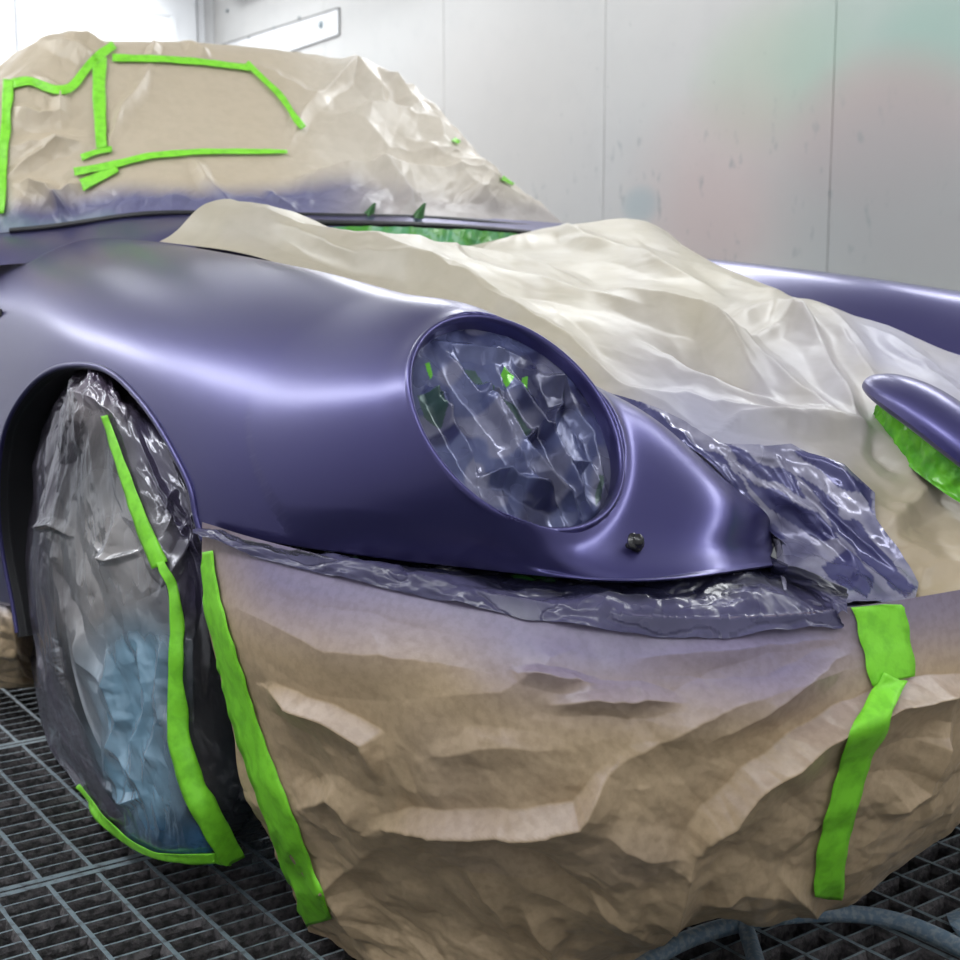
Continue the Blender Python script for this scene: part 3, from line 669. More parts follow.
# ragged lower hem
hem = .012 * vnoise(V * 9, 0 * V, 21) + .008 * facet(V * 14, 0 * V, 4)
B2[..., 2] += (smooth(.85, 1, np.linspace(0, 1, 420))[:, None]) * np.maximum(hem, -.002)
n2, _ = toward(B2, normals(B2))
up_sheen = np.clip(n2[..., 2], 0, 1)
ov = .75 * (1 - smooth(.0, .13, U + .03 * vnoise(V * 6, U * 6, 2))) + .26 * smooth(.1, .8, up_sheen) * (1 - smooth(.15, .36, U))  # overspray along the top, plus bluish sheen painted on up-facing folds
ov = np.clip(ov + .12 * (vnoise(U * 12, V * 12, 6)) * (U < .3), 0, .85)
col = mixc(np.broadcast_to(TAN, B2.shape), OVR_SHEEN, ov)
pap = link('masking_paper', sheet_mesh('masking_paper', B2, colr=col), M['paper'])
tag(pap, 'brown crumpled masking paper hanging from front bumper down to floor grating', 'masking paper')
cB = Caster(B2[::3, ::3])
tape('tape_strip', cB, [(204,552),(211,600),(228,660),(252,740),(282,820),(304,880),(318,922)], 21, M['tape'], pap, seed=1, wend=31)
tape('tape_strip', cB, [(876,602),(884,640),(892,682)], 52, M['tape'], pap, seed=2, wend=46)
tape('tape_strip', cB, [(893,678),(872,722),(855,752),(842,800),(830,845),(826,896)], 28, M['tape'], pap, seed=3, wend=30, off=.004)

# ------------------------------------------------------------------ paper over the hood
PXh, PYh = spix(HB); n, _ = toward(HB, normals(HB)); U, V = arcs(HB)
vk = np.hypot(V - V[0, np.argmin(np.abs(PXh[0] - 228))], 0 * V)        # the sharp peak of the tented rear corner
HB = HB + np.array([0, 0, 1.]) * (.006 * np.clip(1 - vk / .07, 0, 1) * np.exp(-U / .18) - .006 * np.exp(-((vk - .08) / .03) ** 2) * np.exp(-U / .18))[..., None]
K = (866, 436)
fl = [
 ([K,(800,400),(745,355),(690,322)], .014, 16, 22, .3), ([K,(780,412),(700,380),(645,345)], .010, 12, 20, .3), ([K,(770,425),(690,402),(600,398)], .012, 14, 20, .3),
 ([K,(840,395),(815,350),(770,310)], .014, 14, 18, .3), ([(884,400),(862,375),(838,345),(810,322)], .010, 12, 14, .3),
 ([K,(815,430),(740,425),(700,440)], .012, 12, 16, .3), ([(866,436),(880,460),(905,480)], -.012, 14, 14, .3),
 ([(228,208),(300,238),(380,262),(470,300),(560,352),(620,392)], .012, 20, 26, .15),
 ([(262,226),(360,268),(450,288),(530,330)], .010, 12, 16, .25),
 ([(330,247),(420,262),(520,285),(640,320)], .012, 14, 22, .25), ([(400,256),(500,268),(590,290)], .008, 9, 12, .3),
 ([(470,252),(560,232),(610,250)], .014, 12, 20, .3),
 ([(560,240),(640,262),(720,300)], .010, 12, 16, .3), ([(600,300),(700,330),(768,402)], .018, 18, 22, .3), ([(640,345),(720,372),(772,402)], -.010, 14, 14, .3),
 ([(715,333),(770,312),(822,346)], .016, 20, 20, .25), ([(740,352),(790,325),(822,348)], .010, 10, 12, .3),
 ([(700,268),(770,300),(800,312)], .010, 12, 16, .3), ([(800,300),(850,345),(875,378)], .012, 14, 20, .3),
 ([(860,330),(900,352),(960,388)], .010, 10, 12, .3), ([(880,345),(930,380),(965,398)], .010, 10, 12, .3),
 ([(880,500),(900,540),(940,560)], .010, 26, 26, .3), ([(930,490),(905,510),(890,500)], .014, 16, 22, .3), ([(700,448),(800,452),(870,500)], .006, 16, 20, .3),
 ([(500,330),(600,380),(700,428)], .006, 10, 14, .3),
]
fl = [((f[0], f[1] * 1.6) + tuple(f[2:])) if 7 <= q <= 14 else f for q, f in enumerate(fl)]
D = folds(PXh, PYh, fl) * 1.05 * (.12 + .88 * smooth(0, .10, U))
D += .015 * smooth(450, 540, PYh) * crumple(U, V, 9, 19, 3, .5) + .0065 * crumple(U * .9, V * 1.4, 4.2, 8, 3, .36)
wy = np.minimum(V, V.max() - V); D *= .25 + .75 * smooth(0, .08, wy)
H2 = HB + n * (D + .004)[..., None]
n2, _ = toward(H2, normals(H2))
col = np.broadcast_to(TANH, H2.shape).copy()
edge = np.abs(PXh * 0); dfen, _, _ = segd(PXh, PYh, [(590,392),(640,425),(700,455),(760,500),(785,560),(790,600)])
ov = (.8 * (1 - smooth(20, 120, dfen)) * smooth(560, 700, PXh))
dr2, _, _ = segd(PXh, PYh, [(775,300),(870,350),(960,395),(1060,450)])
ov = np.maximum(ov, .75 * (1 - smooth(5, 75, dr2 + 14 * vnoise(PXh * .05, PYh * .05, 5))) * smooth(790, 880, PXh))
ov = np.maximum(ov, .42 * (1 - smooth(20, 130, np.hypot((PXh - 800) * .8, PYh - 400))) + .10 * vnoise(PXh * .03, PYh * .03, 7))
ov = np.clip(ov, 0, .85)
warm = smooth(455, 560, PYh) * smooth(830, 880, PXh)
col = mixc(col, np.array([.46, .36, .24]), warm * .8); col = mixc(col, np.array([.36, .36, .50]), ov)
dk, _, _ = segd(PXh, PYh, [(770,548),(786,590),(800,602),(845,602)]); col = mixc(col, np.array([.06, .06, .12]), 1 - smooth(12, 20, dk))
hp = link('masking_paper', sheet_mesh('masking_paper', H2, colr=col), M['paperhood'])
tag(hp, 'pale creased masking paper spread over the hood, sagging toward front edge', 'masking paper')
cH = Caster(H2[::2, ::2])

# dark sprayed film along the fender's inner edge
poly = [(598,392),(630,402),(668,414),(722,446),(790,447),(842,470),(872,496),(876,520),(900,552),(918,584),(916,606),(852,606),(800,608),(770,608),(782,575),(776,540),(745,500),(700,458),(640,420)]
rows = []
gx = np.arange(592, 926, 2.); gy = np.arange(386, 612, 2.)
S = np.full((len(gy), len(gx), 3), np.nan)
for i, y in enumerate(gy):
    for j, x in enumerate(gx):
        hh = cH.hit(x, y)
        if hh is not None: S[i, j] = hh[0]
for j in range(len(gx)):                      # extend below the paper's last row
    okr = np.where(~np.isnan(S[:, j, 0]))[0]
    for c in range(3): S[:, j, c] = np.interp(np.arange(len(gy)), okr, S[okr, j, c])
for _ in range(4): S[1:-1, 1:-1] = (S[:-2, 1:-1] + S[2:, 1:-1] + S[1:-1, :-2] + S[1:-1, 2:]) / 4
GX, GY = np.meshgrid(gx, gy); n, _ = toward(S, normals(S))
ll = [([(700,440),(760,470),(830,530),(870,600)], .007, 8, 10, .2), ([(718,447),(775,462),(800,500)], .006, 7, 7, .2), ([(785,450),(840,475),(870,515)], .006, 6, 8, .2), ([(740,470),(800,510),(850,560),(905,600)], .007, 8, 8, .2), ([(650,415),(700,455),(750,500),(790,560)], .006, 7, 7, .2), ([(800,560),(850,575),(872,600)], .006, 8, 8, .2), ([(795,480),(860,540),(915,590)], .006, 5, 7, .2)]
D = folds(GX, GY, ll) + .0035 * crumple((GX + GY * .8) / 420, (GX * .8 - GY) / 230, 7, 31, 3, .5)
S = S + n * (.004 + D)[..., None]
st = np.zeros(GX.shape)
wx, wy_ = GX + 5 * vnoise(GX * .05, GY * .05, 1), GY + 5 * vnoise(GX * .05, GY * .05, 2)
for q in ([(718,447),(760,462),(792,475),(803,498),(775,486),(742,470)], [(790,449),(805,450),(850,480),(868,495),(874,518),(862,506),(832,484)], [(795,475),(830,500),(870,540),(900,570),(918,590),(905,602),(880,580),(860,560),(838,530)], [(735,475),(790,500),(840,530),(845,548),(810,534),(765,506)], [(598,388),(640,406),(720,462),(790,540),(772,545),(700,465),(640,424)], [(820,570),(850,560),(872,585),(866,600),(840,588)]):
    st = np.maximum(st, inpoly(wx, wy_, q))
st = np.maximum(st, .55 * smooth(.15, .6, vnoise((GX - GY * .9) * .035, (GX * .9 + GY) * .012, 15)))
col = mixc(np.broadcast_to(np.array([.34, .33, .43]), S.shape), OVD * 1.3, st * .92)
c4 = lambda A: .25 * (A[:-1, :-1] + A[1:, :-1] + A[1:, 1:] + A[:-1, 1:])
kp = inpoly(c4(GX), c4(GY), poly); cnt = np.zeros(GX.shape, int)
for di in (0, 1):
    for dj in (0, 1): cnt[di:len(gy) - 1 + di, dj:len(gx) - 1 + dj] += kp
dSx = np.gradient(S, axis=1) / 2; dSy = np.gradient(S, axis=0) / 2; So = S.copy(); lp = poly + [poly[0]]
for i, j in zip(*np.where((cnt > 0) & (cnt < 4))):
    bd_ = 1e9
    for (x0, y0), (x1, y1) in zip(lp[:-1], lp[1:]):
        t = min(1, max(0, ((gx[j] - x0) * (x1 - x0) + (gy[i] - y0) * (y1 - y0)) / ((x1 - x0) ** 2 + (y1 - y0) ** 2))); ex, ey = x0 + t * (x1 - x0) - gx[j], y0 + t * (y1 - y0) - gy[i]
        if ex * ex + ey * ey < bd_: bd_ = ex * ex + ey * ey; be = (ex, ey)
    So[i, j] = S[i, j] + dSx[i, j] * be[0] + dSy[i, j] * be[1]
S = So
o = link('masking_film', sheet_mesh('masking_film', S, colr=col, keep=kp), M['film'])
tag(o, 'streaky purple plastic film on hood paper between fender nose and green tape', 'masking film')

# crumpled dark film tucked under the fender's lower edge
Fb = np.array([FEND[i, -1] for i in range(NU)])
sel = [i for i in range(NU) if Fb[i, 0] > .36]
low_e = Fb[sel]
top = [];
tk = np.linspace(0, 1, len(low_e)); pts0 = low_e[np.linspace(0, len(low_e) - 1, 14).astype(int)]
T0 = surf(bnet, 5, 140)[0]                               # the top line of the bumper paper
def nearest_on(T, p):
    d = np.hypot(T[:, 0] - p[0] , T[:, 1] - p[1]); return T[d.argmin()]
r0, r1, r2, r3 = [], [], [], []
for p in pts0:
    outw = np.array([p[0] - .35, p[1] + .1, 0]); outw /= np.linalg.norm(outw)
    q = nearest_on(T0, p + outw * .03)
    r0.append(p - outw * .05 + np.array([0, 0, .004])); r1.append(p - outw * .012 + np.array([0, 0, -.012])); r2.append(p * .45 + q * .55 + outw * .004 + np.array([0, 0, -.008])); r3.append(q + outw * .011 + np.array([0, 0, -.016]))
for e in (at(815,585,'Z',.482), at(850,597,'Z',.478)):
    outw = np.array([.9, -.4, 0]); q = nearest_on(T0, e)
    r0.append(e + np.array([-.03, .03, .0])); r1.append(e + np.array([-.01, .01, .002])); r2.append(e * .5 + q * .5); r3.append(q + outw * .008 + np.array([0, 0, -.004]))
TF = surf([r0, r1, r2, r3], 60, 520); U, V = arcs(TF); n, _ = toward(TF, normals(TF))
TF = TF + n * (smooth(0, .03, U) * (.0025 + .0055 * crumple(U * 1.3, V, 16, 41, 3, .5) + .003 * crumple(U, V * .5, 40, 42, 2)))[..., None]
PXt, PYt = spix(TF)
for i in range(16, 60):                     # keep it outside the bumper paper
    for j in range(520):
        hh = cB.hit(PXt[i, j], PYt[i, j])
        if hh is None: continue
        v = CAM - hh[0]; dh = np.linalg.norm(v)
        if dh < np.linalg.norm(CAM - TF[i, j]) + .002: TF[i, j] = hh[0] + v / dh * .0035
gg = (vnoise(V * 14, U * 30, 5) > .62) & (U < .05)
col = mixc(np.broadcast_to(np.array([.012, .012, .028]), TF.shape), np.array([.03, .13, .02]), gg * .8); col = mixc(col, np.array([.15, .14, .27]), smooth(.06, .08, U) * .5)
o = link('masking_film', sheet_mesh('masking_film', TF, colr=col), M['filmdark'])
tag(o, 'dark crumpled film tucked in the gap under the fender edge above bumper paper', 'masking film')

# ------------------------------------------------------------------ film inside the headlight opening
g = np.linspace(-1.02, 1.02, 260); A_, B_ = np.meshgrid(g, g)
r_ = np.hypot(A_, B_)
S = HLC + HE1 * (A_ * HR)[..., None] + HE2 * (B_ * HR * HASP)[..., None] + HN * (-.012 + .014 * (1 - np.clip(r_, 0, 1) ** 2))[..., None]
PX2, PY2 = spix(S)
hf = [([(437,345),(462,385),(500,440),(545,512)], .008, 10, 12, .15), ([(474,388),(500,430),(548,490),(575,522)], .010, 9, 14, .15), ([(505,370),(540,430),(575,500),(590,515)], .010, 8, 12, .15),
      ([(425,385),(455,440),(475,482)], .008, 10, 8, .2), ([(530,370),(560,400),(590,440),(602,490)], .008, 8, 9, .2), ([(420,395),(442,398),(446,430)], .006, 8, 8, .2), ([(476,482),(505,478),(555,512)], .010, 12, 9, .2),
      ([(430,345),(470,350),(520,360)], .006, 12, 8, .3), ([(545,372),(560,410),(540,440)], .007, 8, 8, .2), ([(560,470),(585,470),(600,500)], .007, 7, 7, .2), ([(475,405),(480,390),(500,398)], .006, 6, 6, .2), ([(520,445),(535,430)], .006, 6, 6, .2)]
u2 = A_ * HR; v2 = B_ * HR
D = folds(PX2, PY2, hf) * 2.0 + .004 * crumple((PX2 * .83 - PY2 * .55) / 100, (PX2 * .55 + PY2 * .83) / 260, 2.3, 51, 2, .4) + .0016 * crumple((PX2 * .83 - PY2 * .55) / 100, (PX2 * .55 + PY2 * .83) / 160, 8, 52, 1) * .8
D *= 1 - smooth(.93, 1.02, r_)
S = S + HN * D[..., None]
col = np.broadcast_to(np.array([.095, .11, .23]), S.shape).copy()
t1 = smooth(.1, .5, vnoise(PX2 * .03, PY2 * .03, 3)); col = mixc(col, np.array([.035, .038, .10]), t1)
t2 = smooth(.2, .5, vnoise(PX2 * .04 + 7, PY2 * .04, 4)); col = mixc(col, np.array([.24, .24, .33]), t2 * .7)
gq = np.zeros(PX2.shape)
for q in ([(504,367),(509,373),(510,383),(506,389),(500,376)], [(523,377),(528,376),(528,392),(524,396),(521,386)], [(425,363),(430,362),(433,375),(430,380)]): gq = np.maximum(gq, inpoly(PX2, PY2, q))
gd = np.zeros(PX2.shape)
for q in ([(417,396),(440,397),(441,430),(425,418)], [(502,400),(515,405),(530,432),(518,446),(508,430)], [(460,368),(475,370),(510,425),(500,420)], [(592,478),(602,480),(600,500),(594,508)]): gd = np.maximum(gd, inpoly(PX2, PY2, q))
col = mixc(col, np.array([.05, .11, .075]), gd * .8); col = mixc(col, np.array([.13, .50, .03]), gq)
o = link('masking_film', sheet_mesh('masking_film', S, colr=col, keep=c4(r_) < 1.0), M['film'])
tag(o, 'crumpled bluish grey film masking the round headlight opening of the near fender', 'masking film')
Sm = S * np.array([1, -1, 1])
o = link('masking_film', sheet_mesh('masking_film', Sm[::4, ::4], colr=col[::4, ::4], keep=c4(r_[::4, ::4]) < .97), M['film'])
tag(o, 'film masking the headlight opening of the far fender, outside the picture', 'masking film')

# ------------------------------------------------------------------ paper over the cabin
cab = [
 [at(-70,238,'X',-.97), at(0,233,'X',-.86), at(60,229,'X',-.79), at(130,217,'X',-.69), at(200,213,'X',-.63), at(330,215,'X',-.58), at(440,217,'X',-.60), at(564,227,'X',-.81)],
 [at(-70,190,'X',-1.0), at(0,190,'X',-.92), at(60,185,'X',-.86), at(130,178,'X',-.77), at(200,180,'X',-.72), at(330,180,'X',-.68), at(440,182,'X',-.72), at(527,197,'X',-.87)],
 [at(-70,150,'X',-1.05), at(0,145,'X',-.99), at(60,140,'X',-.94), at(130,135,'X',-.88), at(200,140,'X',-.84), at(320,140,'X',-.82), at(420,142,'X',-.84), at(482,156,'X',-.94)],
 [at(-70,118,'X',-1.1), at(0,108,'X',-1.05), at(60,95,'X',-1.03), at(120,90,'X',-1.0), at(200,95,'X',-.98), at(310,100,'X',-.96), at(395,108,'X',-.98), at(448,118,'X',-1.03)],
 [at(-70,105,'X',-1.17), at(0,78,'X',-1.16), at(58,38,'X',-1.15), at(112,43,'X',-1.13), at(200,47,'X',-1.12), at(310,55,'X',-1.12), at(375,64,'X',-1.12), at(418,88,'X',-1.13)]]
r4 = np.array(cab[4]); cab.append(list(r4 + np.array([-.12, 0, .008]))); cab.append(list(r4 + np.array([-.6, 0, -.03]))); cab.append(list(r4 + np.array([-1.2, 0, -.2])))
for r in cab:                               # on down the side of the cabin, behind the left edge of the frame
    p = np.array(r[0]); r[0:0] = [p + np.array([-1.1, .06, -.05]), p + np.array([-.45, .0, -.01])]
CB = surf(cab, 520, 800)
PXc, PYc = spix(CB); n, _ = toward(CB[:300], normals(CB)[:300]); n = normals(CB); n = n * (1 if ((CAM - CB[100, 300]) * n[100, 300]).sum() > 0 else -1); U, V = arcs(CB)
fc = [
 ([(300,178),(400,172),(470,182),(520,205)], .020, 26, 12, .2), ([(335,125),(400,120),(440,140),(480,165)], .020, 30, 14, .2), ([(320,95),(355,60),(385,115)], .016, 14, 16, .2), ([(385,75),(400,100),(415,125)], .014, 10, 12, .2),
 ([(345,120),(390,150),(440,160),(500,185)], .012, 12, 12, .2), ([(400,140),(450,170),(510,195)], .012, 10, 14, .2), ([(440,170),(470,195),(500,215)], .010, 9, 11, .2), ([(360,165),(400,185),(420,212)], .012, 12, 12, .2),
 ([(150,65),(125,110),(110,150)], .010, 10, 12, .3), ([(155,45),(152,58)], .010, 8, 8), ([(183,42),(210,62)], .010, 8, 8), ([(255,65),(290,90),(325,110)], .010, 10, 12, .3),
 ([(190,160),(205,185),(235,210)], .010, 9, 11, .2), ([(8,150),(45,145),(95,140)], .012, 14, 14, .3), ([(10,175),(50,150),(90,145)], .010, 10, 10, .3), ([(30,75),(60,95),(60,130)], .012, 14, 12, .3), ([(45,40),(75,50),(100,70)], .012, 10, 12, .3),
 ([(60,35),(90,38),(108,48)], .010, 6, 8, .3), ([(10,110),(40,120),(70,115)], .010, 14, 10, .3), ([(290,150),(300,120),(330,90)], .008, 12, 12, .3), ([(265,190),(275,200),(300,212)], .010, 9, 9, .2), ([(20,185),(50,190),(70,215)], .012, 10, 10, .2), ([(80,185),(60,200),(62,222)], .012, 9, 9, .2),
]
D = folds(PXc, PYc, fc) * 1.7
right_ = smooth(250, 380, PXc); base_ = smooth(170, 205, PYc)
D += .014 * (.3 + .8 * right_ + .7 * (1 - smooth(90, 150, PXc))) * crumple(U, V, 5.5, 61, 3, .42) + .0045 * crumple(U, V, 19, 62, 2) * (.12 + base_)
D += .007 * base_ * facet(V * 19, U * 5, 63)
D *= .35 + .65 * smooth(0, .06, U)
C2 = CB + n * D[..., None]
nC = normals(C2)
stain = np.clip((1 - smooth(.03, .13, U + .03 * vnoise(V * 4, U * 0, 3))) * 1.1, 0, .92)
stain = stain * (1 - .5 * smooth(300, 420, PXc))
col = mixc(np.broadcast_to(np.array([.54, .455, .335]), C2.shape), np.array([.10, .105, .24]), stain)
col = mixc(col, np.array([.70, .66, .60]), right_ * .5 * (1 - stain))  # sheen painted in: paper colour whitened towards the right
dg, _, _ = segd(PXc, PYc, [(2,190),(5,225),(40,230),(110,222)])
col = mixc(col, np.array([.13, .30, .22]), np.clip(1 - dg / 14, 0, 1) * .35)
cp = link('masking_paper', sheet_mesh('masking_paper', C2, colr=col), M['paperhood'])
tag(cp, 'tan wrinkled masking paper wrapped over windscreen and roof, taped in green', 'masking paper')
cC = Caster(C2[:330:2, ::2])
for pts, w, w2 in (([(10,82),(7,120),(3,165),(2,215)], 11, 9), ([(14,86),(30,82),(46,88),(60,93),(72,91),(84,74),(95,60),(114,47)], 9, 10), ([(112,60),(160,61),(200,64),(250,70)], 7, 6), ([(100,60),(99,95),(101,130),(103,150)], 13, 12), ([(246,65),(262,80),(280,97),(302,130)], 6, 6),
                   ([(82,160),(96,154),(112,151)], 6, 6), ([(75,174),(110,168),(150,158),(200,154),(240,154),(287,154)], 8, 4), ([(82,188),(98,180),(118,170)], 12, 8), ([(444,108),(450,118)], 7, 4), ([(452,141),(458,144)], 5, 4), ([(500,178),(512,186)], 4, 3)):
    tape('tape_strip', cC, pts, w, M['tape'], cp, seed=len(pts) * 3 + w, wend=w2, off=.006)

# ------------------------------------------------------------------ taped pod on the hood
sl = [(x, y, z) for x, y, z in ((-.28,.515,.822),(-.08,.507,.788),(.1,.495,.748),(.3,.482,.70),(.48,.468,.66),(.6,.45,.63))]
tube('hood_gap_shade', sl, .007, M['rubber'], car, steps=60)  # added black tube standing in for the shade in the hood gap
pod = empty('mirror_shell', tuple(cH.hit(905, 455)[0]), 'small satin purple pod standing on crumpled green tape on hood paper', 'mirror')
tip = at(868, 382, 'Y', -.13); end = at(1015, 492, 'Y', -.19)
ax = end - tip; Lp = np.linalg.norm(ax); ax = ax / Lp
side = np.cross(ax, [0, 0, 1.]); side /= np.linalg.norm(side); upv = np.cross(side, ax)
rows = []
for t, w, hh in ((0, .0005, .0005), (.015, .010, .009), (.06, .020, .016), (.16, .030, .024), (.32, .037, .029), (.5, .039, .030), (.68, .037, .029), (.84, .030, .024), (.94, .020, .016), (.985, .010, .009), (1, .0005, .0005)):
    c = tip + ax * Lp * t + upv * (.012 * math.sin(t * math.pi))
    an = np.linspace(0, 2 * np.pi, 17); rows.append([c + side * w * math.cos(q) + upv * hh * (math.sin(q) * (1 if math.sin(q) > 0 else .55)) for q in an])
PD = surf(rows, 90, 64, crom); o = link('shell', sheet_mesh('shell', PD, flip=True), M['paint'], pod)
rows = []
for k, (dz, sc) in enumerate(((.012, .80), (.0, .84), (-.014, .82), (-.026, .82), (-.036, .88), (-.040, .96))):
    an = np.linspace(0, 2 * np.pi, 25); ring = []
    c = tip + ax * Lp * .50
    for q in an: ring.append(c + ax * Lp * .47 * sc * math.cos(q) + side * .026 * sc * math.sin(q) + upv * dz)
    rows.append(ring)
TB = surf(rows, 60, 300); U, V = arcs(TB); n = normals(TB); ctr = tip + ax * Lp * .5; n = n * (1 if ((TB[30, 100] - ctr) * n[30, 100]).sum() > 0 else -1)
TB = TB + n * (.0045 * crumple(U, V, 26, 71, 3, .55))[..., None]
M['tapef'] = mat('glossy_green_tape_wrap', (.13, .50, .02), .22, 0, .6, ncol=(35, (.07, .33, .02), .4, .6))
o = link('tape_wrap', sheet_mesh('tape_wrap', TB), M['tapef'], pod); o['label'] = 'glossy lime green tape'

# ------------------------------------------------------------------ clear bag round the front wheel
def bagmat(name):
    m = bpy.data.materials.new(name); m.use_nodes = True; nt = m.node_tree; N = nt.nodes; L = nt.links; b = N['Principled BSDF']
    b.inputs['Roughness'].default_value = .2; b.inputs['Specular IOR Level'].default_value = .8; b.inputs['Metallic'].default_value = .1
    a = N.new('ShaderNodeAttribute'); a.attribute_name = 'tint'; L.new(a.outputs['Color'], b.inputs['Base Color'])
    t = N.new('ShaderNodeBsdfTransparent'); t.inputs[0].default_value = (.96, .97, 1, 1); mx = N.new('ShaderNodeMixShader')
    gl = N.new('ShaderNodeBsdfGlossy'); gl.inputs['Roughness'].default_value = .24; gl.inputs[0].default_value = (.9, .93, 1, 1)
    L.new(a.outputs['Alpha'], mx.inputs[0]); L.new(t.outputs[0], mx.inputs[1]); L.new(b.outputs[0], mx.inputs[2])
    fr = N.new('ShaderNodeFresnel'); fr.inputs[0].default_value = 1.45; m2 = N.new('ShaderNodeMixShader'); mi = N.new('ShaderNodeMath'); mi.operation = 'MINIMUM'; mi.inputs[1].default_value = .30; L.new(fr.outputs[0], mi.inputs[0]); L.new(mi.outputs[0], m2.inputs[0]); L.new(mx.outputs[0], m2.inputs[1]); L.new(gl.outputs[0], m2.inputs[2])
    L.new(m2.outputs[0], N['Material Output'].inputs[0]); return m
M['bag'] = bagmat('clear_plastic_bag')
def brow(y, xs, ys): return [at(x, y if not isinstance(y, (list, tuple)) else y[k], 'Y', Y) for k, (x, Y) in enumerate(zip(xs, ys))]
bag = [
 brow((385,374,368,368,376,382,392), (66,78,92,104,116,128,142), (-.70,-.78,-.80,-.80,-.79,-.76,-.72)),
 brow((420,410,402,402,405,412,425), (48,58,78,98,118,142,176), (-.74,-.815,-.83,-.83,-.825,-.80,-.77)),
 brow((490,480,475,475,478,485,500), (36,46,72,102,132,166,206), (-.75,-.825,-.838,-.84,-.835,-.81,-.78)),
 brow((570,565,560,560,562,566,575), (30,40,72,112,158,192,236), (-.75,-.825,-.84,-.845,-.84,-.80,-.75)),
 brow((650,648,645,645,648,650,655), (34,46,80,125,172,208,250), (-.75,-.825,-.84,-.85,-.845,-.80,-.73)),
 brow((730,730,728,730,735,740,745), (52,66,100,140,178,222,275), (-.76,-.825,-.84,-.85,-.845,-.79,-.71)),
 brow((795,800,808,815,810,812,820), (82,96,125,160,196,242,298), (-.77,-.825,-.84,-.85,-.84,-.775,-.70)),
 brow((800,822,845,858,862,868,890), (84,104,135,165,205,248,318), (-.78,-.82,-.83,-.835,-.82,-.76,-.70)),
]
BG = surf(bag, 620, 420)
PXg, PYg = spix(BG); n, _ = toward(BG, normals(BG)); U, V = arcs(BG)
fg = [
 ([(75,392),(100,400),(120,420),(130,450)], .008, 9, 9, .3), ([(40,530),(60,525),(75,535)], .010, 6, 8, .3), ([(62,560),(78,600),(95,650)], -.008, 10, 10, .3), ([(128,520),(120,560),(118,590)], .010, 9, 9, .3), ([(105,545),(125,560),(148,548)], .008, 6, 6, .3),
 ([(140,440),(160,480),(190,520)], .006, 5, 6, .3), ([(192,515),(175,550),(165,600)], .010, 6, 8, .3), ([(195,515),(202,600),(206,700)], .012, 6, 7, .3), ([(185,580),(190,640),(195,720)], .008, 6, 6, .3),
 ([(85,620),(95,660),(120,690)], .010, 9, 9, .3), ([(110,640),(125,720),(115,790)], .012, 12, 10, .3), ([(140,640),(150,700),(140,780)], .012, 12, 12, .3), ([(165,640),(160,720),(150,800)], .008, 9, 9, .3),
 ([(105,785),(130,800),(150,795)], .010, 8, 10, .3), ([(95,395),(85,430),(80,460)], .006, 6, 6, .3), ([(180,490),(170,520),(160,540)], .007, 6, 6, .3), ([(60,640),(75,700),(100,750)], .006, 5, 6, .3), ([(235,860),(270,872),(300,880)], .008, 6, 8, .3),
]
edge_ = np.clip(np.minimum(V, V.max() - V) / .03, 0, 1) * smooth(0, .06, U.max() - U)
D = folds(PXg, PYg, fg) + .012 * crumple(U * .75, V * 1.15, 9, 81, 3, .42)
D += .004 * smooth(.2, 0, U) * crumple(U, V, 30, 83, 2)
BG2 = BG + n * (D * edge_ + .004)[..., None]
BG2[..., 2] = np.maximum(BG2[..., 2], .003)
al = np.full(PXg.shape, .20)
cc = np.broadcast_to(np.array([.20, .19, .20]), BG2.shape).copy()
d1, _, _ = segd(PXg, PYg, [(110,540),(110,600)]); milky = np.clip(1.25 - d1 / 62, 0, 1); al = np.maximum(al, .20 + .5 * milky)
cc = mixc(cc, np.array([.46, .43, .42]), milky)
d2, _, _ = segd(PXg, PYg, [(140,660),(135,740),(150,820)]); blue = np.clip(1.4 - d2 / 42, 0, 1); al = np.maximum(al, .80 * blue); cc = mixc(cc, np.array([.26, .46, .62]), blue)
dt = smooth(800, 840, PYg) * smooth(110, 150, PXg); cc = mixc(cc, np.array([.05, .17, .34]), dt * (PXg < 225)); al = np.maximum(al, .8 * dt * (PXg < 225))
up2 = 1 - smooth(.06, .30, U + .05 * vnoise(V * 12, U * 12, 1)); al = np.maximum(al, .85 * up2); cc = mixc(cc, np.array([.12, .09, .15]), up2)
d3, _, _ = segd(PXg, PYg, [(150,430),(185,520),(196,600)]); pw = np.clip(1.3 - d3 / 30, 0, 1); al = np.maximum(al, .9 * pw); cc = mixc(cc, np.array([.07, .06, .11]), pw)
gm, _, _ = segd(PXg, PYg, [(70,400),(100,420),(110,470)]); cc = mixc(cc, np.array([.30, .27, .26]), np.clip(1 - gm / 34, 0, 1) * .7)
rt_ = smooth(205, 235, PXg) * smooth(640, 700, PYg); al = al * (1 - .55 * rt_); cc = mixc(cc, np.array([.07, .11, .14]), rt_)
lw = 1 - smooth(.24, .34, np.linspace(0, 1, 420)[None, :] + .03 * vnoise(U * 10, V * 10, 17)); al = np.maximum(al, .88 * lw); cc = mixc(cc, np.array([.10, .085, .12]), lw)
al = np.clip(al + .10 * vnoise(U * 20, V * 20, 8), .10, .95)
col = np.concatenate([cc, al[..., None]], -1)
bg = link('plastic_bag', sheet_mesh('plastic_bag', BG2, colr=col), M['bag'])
tag(bg, 'crinkled translucent plastic bag wrapped round the near front wheel', 'plastic bag')
cG = Caster(BG2[::2, ::2])
tape('tape_strip', cG, [(107,415),(118,450),(132,490),(148,535),(162,566)], 7, M['tape'], bg, seed=21, wend=15, off=.004)
tape('tape_strip', cG, [(162,562),(174,590),(178,630),(178,690),(180,740),(195,790),(232,860)], 7, M['tape'], bg, seed=22, wend=26, off=.005)
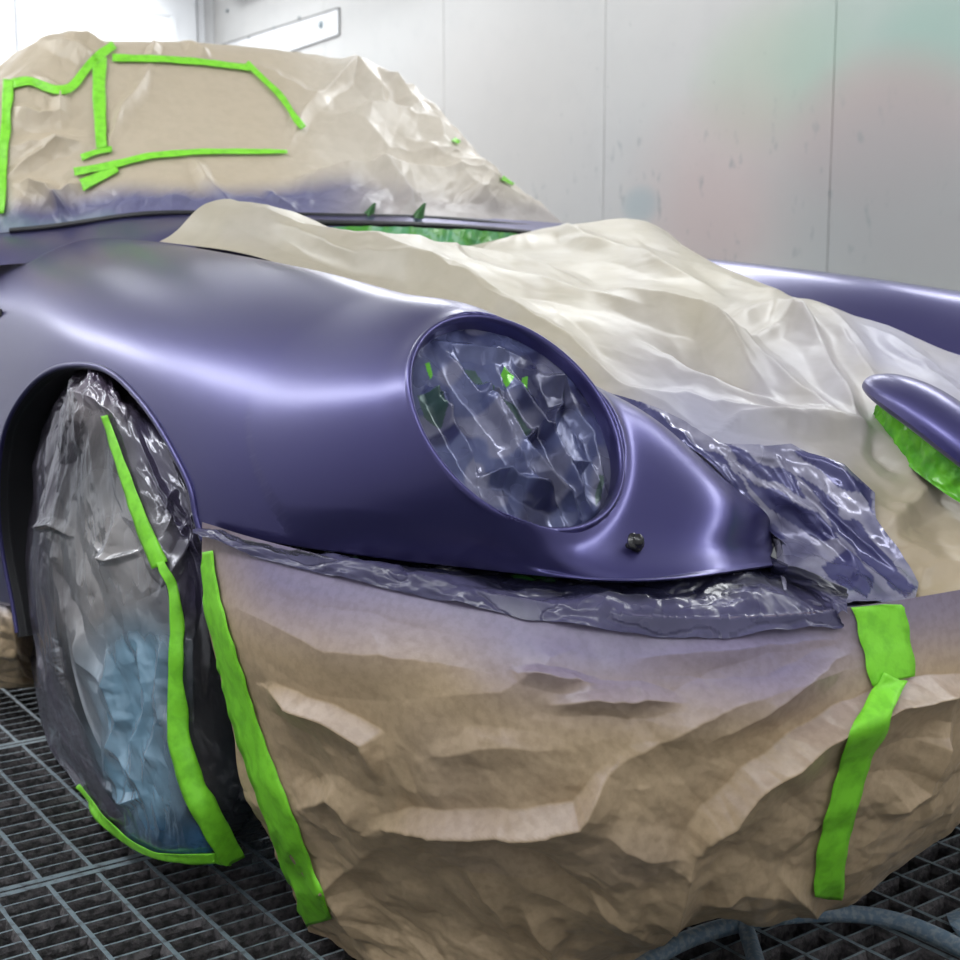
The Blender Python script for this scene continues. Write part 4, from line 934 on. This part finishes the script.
tape('tape_strip', cG, [(79,786),(100,815),(130,843),(158,857),(190,857),(215,856)], 9, M['tape'], bg, seed=23, wend=11, off=.004)
tape('tape_strip', cG, [(214,856),(228,868),(240,886)], 9, M['tape'], bg, seed=24, off=.004)

# sill wrap behind the wheel
sw = [brow((588,592,598,604), (-90,-30,5,16), (-.82,-.82,-.82,-.79)), brow((620,622,628,645), (-90,-30,10,34), (-.84,-.84,-.83,-.77)), brow((655,658,662,672), (-90,-30,12,40), (-.84,-.84,-.82,-.75)), brow((680,684,688,693), (-90,-30,12,42), (-.80,-.80,-.79,-.73))]
for r in sw: r[0:0] = [np.array(r[0]) + np.array([-1.2, 0, 0]), np.array(r[0]) + np.array([-.5, 0, 0])]
SW = surf(sw, 90, 300); U, V = arcs(SW); n, _ = toward(SW, normals(SW)); SW = SW + n * (.012 * crumple(U, V * .7, 9, 91, 3, .5))[..., None]; SW[..., 2] = np.maximum(SW[..., 2], .004)
col = mixc(np.broadcast_to(TAN, SW.shape), np.array([.30, .29, .36]), 1 - smooth(0, .1, U))
o = link('masking_paper', sheet_mesh('masking_paper', SW, colr=col), M['paper']); tag(o, 'brown masking paper wrapped along the sill, behind the front wheel', 'masking paper')

# ------------------------------------------------------------------ hose and scraps on the floor
def fp(x, y, z): return tuple(at(x, y, 'Z', z))
hs = tube('air_hose', [fp(560, 1010, .013), fp(620, 978, .013), fp(672, 947, .013), fp(715, 930, .013), fp(775, 917, .013), fp(850, 914, .013), fp(910, 925, .014), fp(965, 950, .014), fp(1030, 990, .014), fp(1100, 1060, .013)], .0105, M['hose'], n=20, steps=220)
tag(hs, 'long dusty blue grey air hose curving over the grating past the paper hem', 'hose')
hs = tube('air_hose', [fp(700, 880, .013), fp(735, 912, .013), fp(748, 935, .013), fp(757, 965, .013), fp(775, 1010, .013), fp(820, 1080, .013)], .010, M['hose'], n=20, steps=120)
tag(hs, 'short hose end coming out under the paper hem at lower frame edge', 'hose')
bm = bmesh.new(); vs = [bm.verts.new(fp(x, y, z)) for x, y, z in ((946,914,.004), (975,908,.012), (985,950,.006), (958,936,.003), (950,925,.009))]; bm.faces.new(vs)
o = obm('tape_scrap', bm, M['hose']); sm_ = o.modifiers.new('t', 'SOLIDIFY'); sm_.thickness = .001; tag(o, 'grey scrap lying on the grating at the right frame edge', 'scrap')
